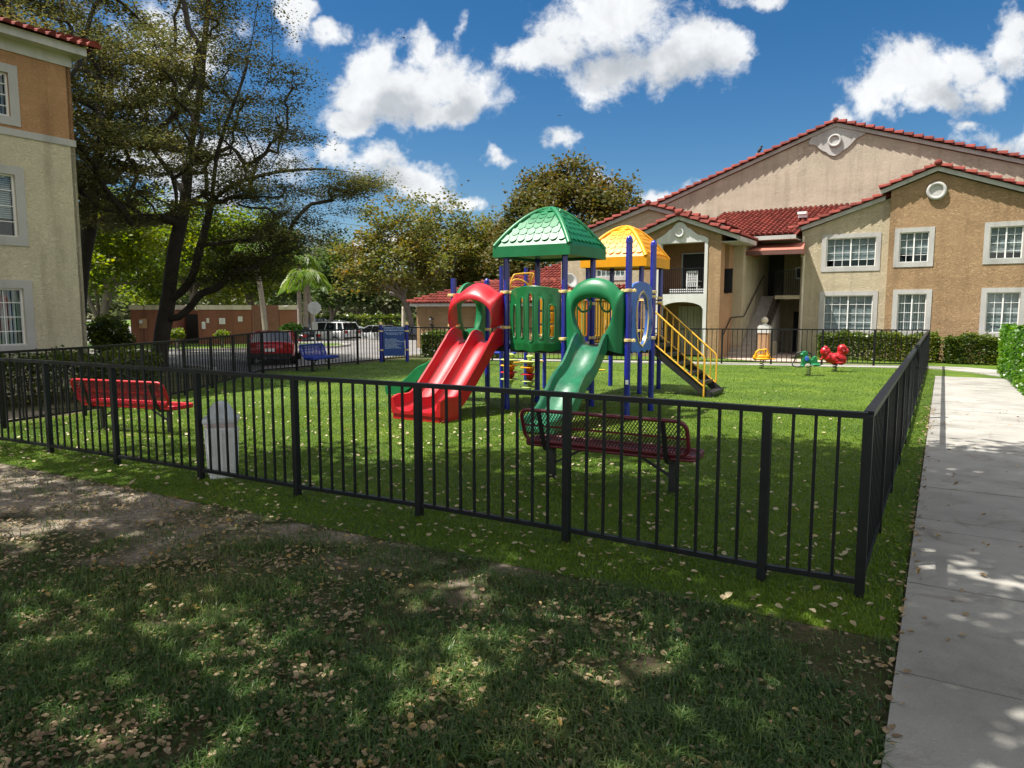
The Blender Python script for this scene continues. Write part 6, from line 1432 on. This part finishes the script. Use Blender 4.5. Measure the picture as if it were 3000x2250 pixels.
p = aty(480, 740, 31.5); shrub('shrub', 'small sparse shrub in front of the posted notices', p.x, 31.5, .05, .34, .85, 260, .12, LM['bright'], 73, 'young shrubs by the bin store', .45)
p = aty(629, 735, 33.5); shrub('shrub', 'round yellow green shrub beside the palm trunk', p.x, 33.5, 0, .52, 1.15, 1500, .12, LM['glossy'], 74, stem=.5)
# air conditioners behind the hedge
def aircon(label, x, d):
    r = thing('air_conditioner', label, 'air conditioner', HF(x, d, 0), math.atan2(FA.y, FA.x), 'air conditioners behind the hedge'); mb = MB(); mb.box((0, 0, .04), (.66, .62, .08)); mb.box((0, 0, .7), (.62, .58, .05)); mb.box((0, 0, .38), (.5, .46, .6))
    mb.build('casing', M['galv'], r, local=True); mb = MB()
    for k in range(11): mb.box((0, 0, .12 + k * .052), (.6, .56, .018))
    mb.build('louvres', M['white'], r, local=True); return r
aircon('white louvred air conditioner seen through the hedge next to the far fence corner', 5.2, -.95); aircon('white louvred air conditioner half covered by the hedge under the right window', 6.4, -.95)
# ------------------------------------------------------------------ palms
def palm(label, x, y, z0, h, r, nf, fl, seed, lean=(0, 0), stem2=None):
    rg = np.random.default_rng(seed); root = thing('palm_tree', label, 'palm tree', (x, y, z0), 0, None)
    pts = spline([(0, 0, 0), (lean[0] * .4, lean[1] * .4, h * .5), (lean[0], lean[1], h)], 10); mb = MB(); mb.tube(pts, [r * (1.15 - .3 * k / 10) for k in range(11)], 10, cap=False)
    if stem2: mb.tube(spline([(stem2, .1, 0), (stem2 * .8, .1, h * .5), (lean[0] * .9, lean[1], h * .96)], 8), r * .8, 8, cap=False)
    mb.build('trunk', M['palmbark'], root, smooth=80, local=True, fix=False)
    vs = []; rb = MB(); c = np.array([lean[0], lean[1], h])
    for k in range(nf):
        a = 2 * PI * k / nf * 1.618 * 2 + rg.normal(0, .2); up = rg.uniform(-.1, 1.1); L_ = fl * rg.uniform(.8, 1.1); d = np.array([math.cos(a), math.sin(a), 0]); sd = np.array([-d[1], d[0], 0]); pp = []
        for i in range(15):
            f = i / 14; pp.append(c + d * L_ * (f - .22 * f * f) * (1 - .25 * up) + np.array([0, 0, L_ * (up * .75 * f - (.55 + .45 * up) * f * f)]))
        rb.tube([tuple(q) for q in pp], [.018 * (1 - .8 * i / 14) for i in range(15)], 4)
        for i in range(1, 56):
            f = i / 56 * 14; j = min(int(f), 13); q = pp[j] + (pp[j + 1] - pp[j]) * (f - j); tg_ = pp[j + 1] - pp[j]; tg_ = tg_ / np.linalg.norm(tg_); ll_ = fl * .30 * math.sin(PI * min(1, .12 + i / 62)) ** .7
            for s in (-1, 1):
                dr = sd * s * .75 + tg_ * .55 + np.array([0, 0, -.25 - .35 * rg.uniform()]); dr /= np.linalg.norm(dr); w_ = np.cross(dr, np.array([0, 0, 1.0])); w_ /= np.linalg.norm(w_) + 1e-9; w_ *= fl * .009
                e = q + dr * ll_ + np.array([0, 0, -.12 * ll_]); m_ = q + dr * ll_ * .5 + np.array([0, 0, .02 * ll_]); vs += [q - w_ * .5, m_ - w_, e, m_ + w_]
    cr = np_mesh('fronds', np.array(vs), 4, LM['palm'], root); rb.build('frond_stalks', M['palmbark'], cr, local=True, fix=False)
p = gnd(661, 735); palm('bright green palm with a twin pale trunk beside the stop sign', p.x, p.y, -.3, aty(661, 592, p.y).z + .3, .15, 42, 2.1, 81, (.1, 0), .4)
p = aty(648, 700, 50); palm('taller palm top showing behind the bright green palm', p.x, 50, -.4, aty(648, 560, 50).z + .4, .15, 26, 2.5, 82)
q0, q1 = aty(577, 725, 33), aty(553, 572, 33); palm('slim pale palm trunk leaning in front of the bin store gate', q0.x, 33, 0, q1.z + 1.0, .12, 14, 1.6, 83, ((q1.x - q0.x) * 1.25, 0))
# ------------------------------------------------------------------ poles, wires, birds
def pole(label, u, v0, v1, Y, r, m):
    a, b = aty(u, v0, Y), aty(u, v1, Y); root = thing('utility_pole', label, 'pole', (a.x, a.y, -.4)); mb = MB(); mb.tube([(a.x, a.y, -.4), (b.x, b.y, b.z)], [r * 1.1, r * .85], 10); mb.build('shaft', m, root, smooth=60); mb = MB(); mb.box((b.x, b.y, b.z - .2), (.1, .9, .08)); mb.build('crossarm', m, root); return root
pole('grey pole rising between the forks of the big layered tree', 349, 700, 470, 40, .1, M['palmbark'])
pole('pale concrete pole in front of the far hedge left of the low tan building', 872, 712, 662, 52, .16, M['cap'])
pole('dark power pole top behind the orange tinted tree', 868, 690, 462, 96, .16, M['bark'])
wr = thing('power_line', 'three upper and two lower power wires crossing the sky behind the big layered tree', 'power line', (*aty(868, 470, 96).xy, 8))
for (va, vb) in ((451, 463), (472, 484), (487, 496), (540, 561), (556, 572)):
    a, b, c_ = aty(300, va - 60, 96), aty(775, va, 96), aty(868, vb, 96); e = aty(1150, vb + 25, 96)
    mb = MB(); mb.tube([tuple(x) for x in spline([a, b, c_, e], 24)], .028, 5); mb.build('wire', M['blacksteel'], wr)
def bird(label, u, v, Y, span, roll, head, flap=.25):
    c = aty(u, v, Y); r = thing('flying_bird', label, 'bird', c, head, 'birds in the sky'); s = span / 2; r.rotation_euler = (roll, 0, head)
    mb = MB(); mb.ell((0, 0, 0), (s * .38, s * .12, s * .12), 10, 7); mb.ell((s * .4, 0, s * .03), (s * .11, s * .08, s * .08), 8, 6); mb.prism([(-s * .3, -.05 * s), (-s * .62, -.16 * s), (-s * .62, .16 * s), (-s * .3, .05 * s)], lambda a, b: V(a, b, .02 * s), lambda a, b: V(a, b, -.02 * s)); mb.build('body', M['birdblack'], r, smooth=60, local=True)
    for g in (-1, 1):
        mb = MB(); pl_ = [(.2, 0), (.26, .35), (.12, .75), (-.08, 1.0), (-.12, .7), (-.2, .35), (-.18, 0)]; f = lambda a, b, o: V(a * s, g * b * s, flap * s * math.sin(b * 2.2) + o); mb.prism(pl_, lambda a, b: f(a, b, .01), lambda a, b: f(a, b, -.01)); mb.build('wing', M['birdblack'], r, local=True)
bird('dark bird flying in front of the top of the big middle cloud', 872, 82, 40, .34, .3, .6); bird('dark bird gliding in blue sky left of the rust tree', 1012, 391, 40, .36, -.25, 2.8); bird('small dark bird flying above the little lone cloud', 1208, 250, 60, .38, .15, 1.2)
# a bird sitting on the gable edge
s_b, z_b = -2.62, gl_(-2.62) + .14; pb = HF(s_b, 3.9, z_b); r = thing('perched_bird', 'black bird perched on the red edge tiles of the tall gable', 'bird', pb, .4)
mb = MB(); Mr = Matrix.Rotation(-.9, 3, 'Y'); mb.ell((0, 0, .17), (.15, .07, .075), 12, 8, Mr); mb.ell((.10, 0, .32), (.05, .045, .05), 10, 7); mb.tube([(.13, 0, .32), (.2, 0, .31)], [.016, .003], 6); mb.bar((-.07, 0, .08), (-.14, 0, -.08), .06, .02); mb.build('body', M['birdblack'], r, smooth=60, local=True)
mb = MB()
for y in (-.03, .03): mb.tube([(0, y, .1), (.01, y, -.02)], .008, 5)
mb.build('legs', M['blacksteel'], r, local=True)

# ------------------------------------------------------------------ far woods: a belt of trees to the horizon
rg = np.random.default_rng(91); k = 26000; xx = rg.uniform(-150, 150, k); cl = .5 + .5 * np.sin(xx * .21) * np.sin(xx * .083 + 1); zz = rg.uniform(0, 1, k) ** .8 * (5.5 + 3.2 * cl) - .4; yy = 128 + rg.uniform(-5, 6, k) + 3 * np.sin(xx * .4)
stuff(np_mesh('woods', leaf_quads(np.stack([xx, yy, zz], 1), 1.15, rg, .3, .45), 4, LM['grey']), 'far belt of trees along the horizon', 'woods')

# ------------------------------------------------------------------ grass and fallen leaves
GR = {}
GR['lawn'] = leafmat('lawn_blades', [(.022, .058, .016), (.055, .115, .028), (.11, .165, .040), (.30, .27, .12)], .35, .4)
GR['turf'] = leafmat('turf_blades', [(.050, .115, .008), (.095, .175, .012), (.15, .23, .016), (.22, .28, .028)], .3, .5)
LIT = leafmat('fallen_leaf_skin', [(.10, .055, .032), (.20, .13, .075), (.30, .22, .13), (.38, .30, .19), (.36, .24, .06), (.30, .07, .03)], .15, .6)
def vnoise(x, y, s, seed):
    r = np.random.default_rng(seed).uniform(0, 1, (64, 64)); gx, gy = x / s, y / s; ix, iy = np.floor(gx).astype(int), np.floor(gy).astype(int); fx, fy = gx - ix, gy - iy; fx = fx * fx * (3 - 2 * fx); fy = fy * fy * (3 - 2 * fy)
    g = lambda a, b: r[a % 64, b % 64]
    return (g(ix, iy) * (1 - fx) + g(ix + 1, iy) * fx) * (1 - fy) + (g(ix, iy + 1) * (1 - fx) + g(ix + 1, iy + 1) * fx) * fy
def in_view(x, y, m=1.2): return np.abs(x) < .86 * y + m
def on_walk(x, y, e=0.0):
    t = (x - SWO.x) * SWN.x + (y - SWO.y) * SWN.y; return (t > -e) & (t < SWW + e)
def blades(name, x, y, hgt, wid, lean, m, rg, z=0.0, label='', cat='grass'):
    n = len(x); a = rg.uniform(0, 2 * PI, n); d = np.stack([np.cos(a), np.sin(a), np.zeros(n)], 1); s = np.stack([-np.sin(a), np.cos(a), np.zeros(n)], 1); ln = np.abs(rg.normal(lean, lean * .5, n))[:, None]; h = hgt[:, None]; w = wid[:, None]
    p = np.stack([x, y, np.full(n, z)], 1); up = np.array([0, 0, 1.0]); b0, b1 = p - s * w / 2, p + s * w / 2; mid = p + up * h * .6 + d * h * ln * .4; tip = p + up * h * (1 - .35 * np.minimum(ln, 1.2)) + d * h * ln
    m0, m1 = mid - s * w * .42, mid + s * w * .42
    v = np.stack([b0, b1, m1, m0, m0, m1, tip + s * w * .05, tip - s * w * .05], 1).reshape(-1, 3)
    o = np_mesh(name, v, 4, m); return stuff(o, label, cat)
def scatter(n, y0, y1, rg, pw=1.0):
    y = y0 + (y1 - y0) * rg.uniform(0, 1, n) ** pw; x = rg.uniform(-1, 1, n) * (.86 * y + 1.2); return x, y
rg = np.random.default_rng(101)
x, y = scatter(520000, 1.6, 9.8, rg, 1.25); nz = vnoise(x, y, .55, 1) * .55 + vnoise(x, y, .17, 2) * .45; sa = sand_at(x, y)
ok = ~inside(x, y, TURF) & ~on_walk(x, y, .01) & (rg.uniform(0, 1, len(x)) < np.clip((nz - .235) * 2.6, .10, 1) * (1 - np.clip(sa * 1.6 + (vnoise(x, y, .4, 9) - .5) * 1.3 * (sa > 0.02), 0, .93)))
x, y, nz = x[ok], y[ok], nz[ok]
blades('grass', x, y, rg.uniform(.02, .078, len(x)) * (.5 + .9 * nz), rg.uniform(.003, .0085, len(x)), .85, GR['lawn'], rg, 0, 'ragged lawn grass growing in the shade in front of the fence')
x, y = scatter(380000, 3.2, 13, rg, 1.35); ok = inside(x, y, TURF) & in_view(x, y); x, y = x[ok], y[ok]
blades('turf_grass', x, y, rg.uniform(.016, .032, len(x)), rg.uniform(.003, .006, len(x)) * (1 + y / 14), .55, GR['turf'], rg, .003, 'short green artificial turf pile inside the fence')
x, y = scatter(105000, 13, 26, rg, .9); ok = inside(x, y, TURF) & in_view(x, y); x, y = x[ok], y[ok]
blades('turf_grass', x, y, rg.uniform(.02, .04, len(x)), rg.uniform(.008, .016, len(x)), .5, GR['turf'], rg, .003, 'short green artificial turf further back round the play structure')
x = rg.uniform(9, 19, 26000); y = rg.uniform(14, 25, 26000); ok = ~inside(x, y, TURF) & ~on_walk(x, y, .02) & in_view(x, y) & ((y > 20.4) | (x > 13.0)); x, y = x[ok], y[ok]
fpath = np.array([((Vector((a, b, 0)) - HF(0, 0, 0)).dot(FN)) for a, b in zip(x, y)]); ok = fpath < 2.35; 
blades('grass', x[ok], y[ok], rg.uniform(.03, .06, ok.sum()), rg.uniform(.01, .018, ok.sum()), .6, GR['turf'], rg, 0, 'strip of lawn between the walk and the hedge of the apartment house')
x = rg.uniform(3, 17, 60000); y = rg.uniform(1.6, 19, 60000); ok = ((x - SWO.x) * SWN.x + (y - SWO.y) * SWN.y > SWW + .03) & (x < .9 * y + 3)
blades('grass', x[ok], y[ok], rg.uniform(.03, .065, ok.sum()), rg.uniform(.005, .011, ok.sum()), .7, GR['lawn'], rg, 0, 'lawn grass on the right side of the concrete sidewalk')
def leaves(name, x, y, size, rg, z, label, curl=.5, m=LIT):
    n = len(x); a = rg.uniform(0, 2 * PI, n); s = size[:, None]; tl = rg.normal(0, .22, (n, 2)); t = np.stack([np.cos(a), np.sin(a), tl[:, 0]], 1); b = np.stack([-np.sin(a), np.cos(a), tl[:, 1]], 1); c = np.stack([x, y, z + np.abs(rg.normal(.006, .006, n))], 1); cu = (np.abs(rg.normal(0, curl, n)) * .3)[:, None] * s * np.array([0, 0, 1.0]); as_ = rg.uniform(.26, .42, n)[:, None]
    base, tip = c - t * s * .5, c + t * s * .5 + cu * .8; q1, q2 = c - t * s * .18, c + t * s * .2; l1, l2, r1, r2 = q1 + b * s * as_ + cu, q2 + b * s * as_ * .85 + cu, q1 - b * s * as_ + cu * .7, q2 - b * s * as_ * .85 + cu * 1.1
    v = np.stack([base, q1, l1, base, base, r1, q1, base, q1, q2, l2, l1, r1, r2, q2, q1, q2, tip, l2, q2, r2, tip, q2, r2], 1)
    tri = []
    V6 = np.stack([base, r1, r2, tip, l2, l1], 1)   # one outline, folded along the midrib
    left = np.stack([base, q2, tip, l2], 1); left2 = np.stack([base, q2, l2, l1], 1); right = np.stack([base, r1, r2, q2], 1); right2 = np.stack([q2, r2, tip, tip * .999 + q2 * .001], 1)
    vv = np.stack([base, q2, l2, l1, base, r1, r2, q2], 1).reshape(-1, 3)
    me = bpy.data.meshes.new(name); k = n; P7 = np.stack([base, r1, r2, tip, l2, l1, q2], 1).reshape(-1, 3)
    me.vertices.add(7 * k); me.vertices.foreach_set('co', P7.astype(np.float32).ravel()); f = np.array([0, 1, 2, 6, 6, 2, 3, 6, 3, 4, 0, 6, 4, 5]); fs_ = [4, 3, 3, 4]
    idx = (np.arange(k)[:, None] * 7 + f[None, :]).ravel(); me.loops.add(len(idx)); me.loops.foreach_set('vertex_index', idx.astype(np.int32)); st_ = (np.arange(k)[:, None] * 14 + np.array([0, 4, 7, 10])[None, :]).ravel(); me.polygons.add(4 * k); me.polygons.foreach_set('loop_start', st_.astype(np.int32))
    try: me.polygons.foreach_set('loop_total', np.tile(fs_, k).astype(np.int32))
    except Exception: pass
    me.update(calc_edges=True); me.validate(); me.materials.append(m); o = bpy.data.objects.new(name, me); C.objects.link(o); return stuff(o, label, 'fallen leaves')
x, y = scatter(85000, 1.6, 9.8, rg, 1.15); nz = vnoise(x, y, .6, 5) * .6 + vnoise(x, y, .2, 6) * .4; ok = ~inside(x, y, TURF) & ~on_walk(x, y) & (rg.uniform(0, 1, len(x)) < np.clip((nz - .22) * 1.7, .08, 1))
leaves('fallen_leaves', x[ok], y[ok], np.where(rg.uniform(0, 1, ok.sum()) < .6, rg.uniform(.011, .026, ok.sum()), rg.uniform(.022, .048, ok.sum())), rg, .014, 'brown and tan dead leaves lying in the shaded lawn grass')
x, y = scatter(6500, 3.4, 16, rg, .95); ok = inside(x, y, TURF) & in_view(x, y) & (rg.uniform(0, 1, len(x)) < np.where(x + .3 * (y - 5) > 3.2, .30, 1.0) * np.interp(y, [4, 9, 12, 16], [1, .85, .5, .12]))
leaves('fallen_leaves', x[ok], y[ok], rg.uniform(.028, .060, ok.sum()), rg, .03, 'pale dry leaves scattered over the green turf', m=leafmat('pale_dry_leaf', [(.24, .16, .09), (.36, .29, .17), (.46, .40, .27), (.44, .33, .10)], .15, .6))
tt = rg.uniform(-1, 12, 420); ss = np.where(rg.uniform(0, 1, 420) < .55, rg.normal(-.02, .05, 420), rg.uniform(.05, SWW, 420)); x = SWO.x + SWD.x * tt + SWN.x * ss; y = SWO.y + SWD.y * tt + SWN.y * ss
leaves('fallen_leaves', x, y, rg.uniform(.018, .05, 420), rg, .036, 'dead leaves along the edge of the concrete sidewalk', .8)
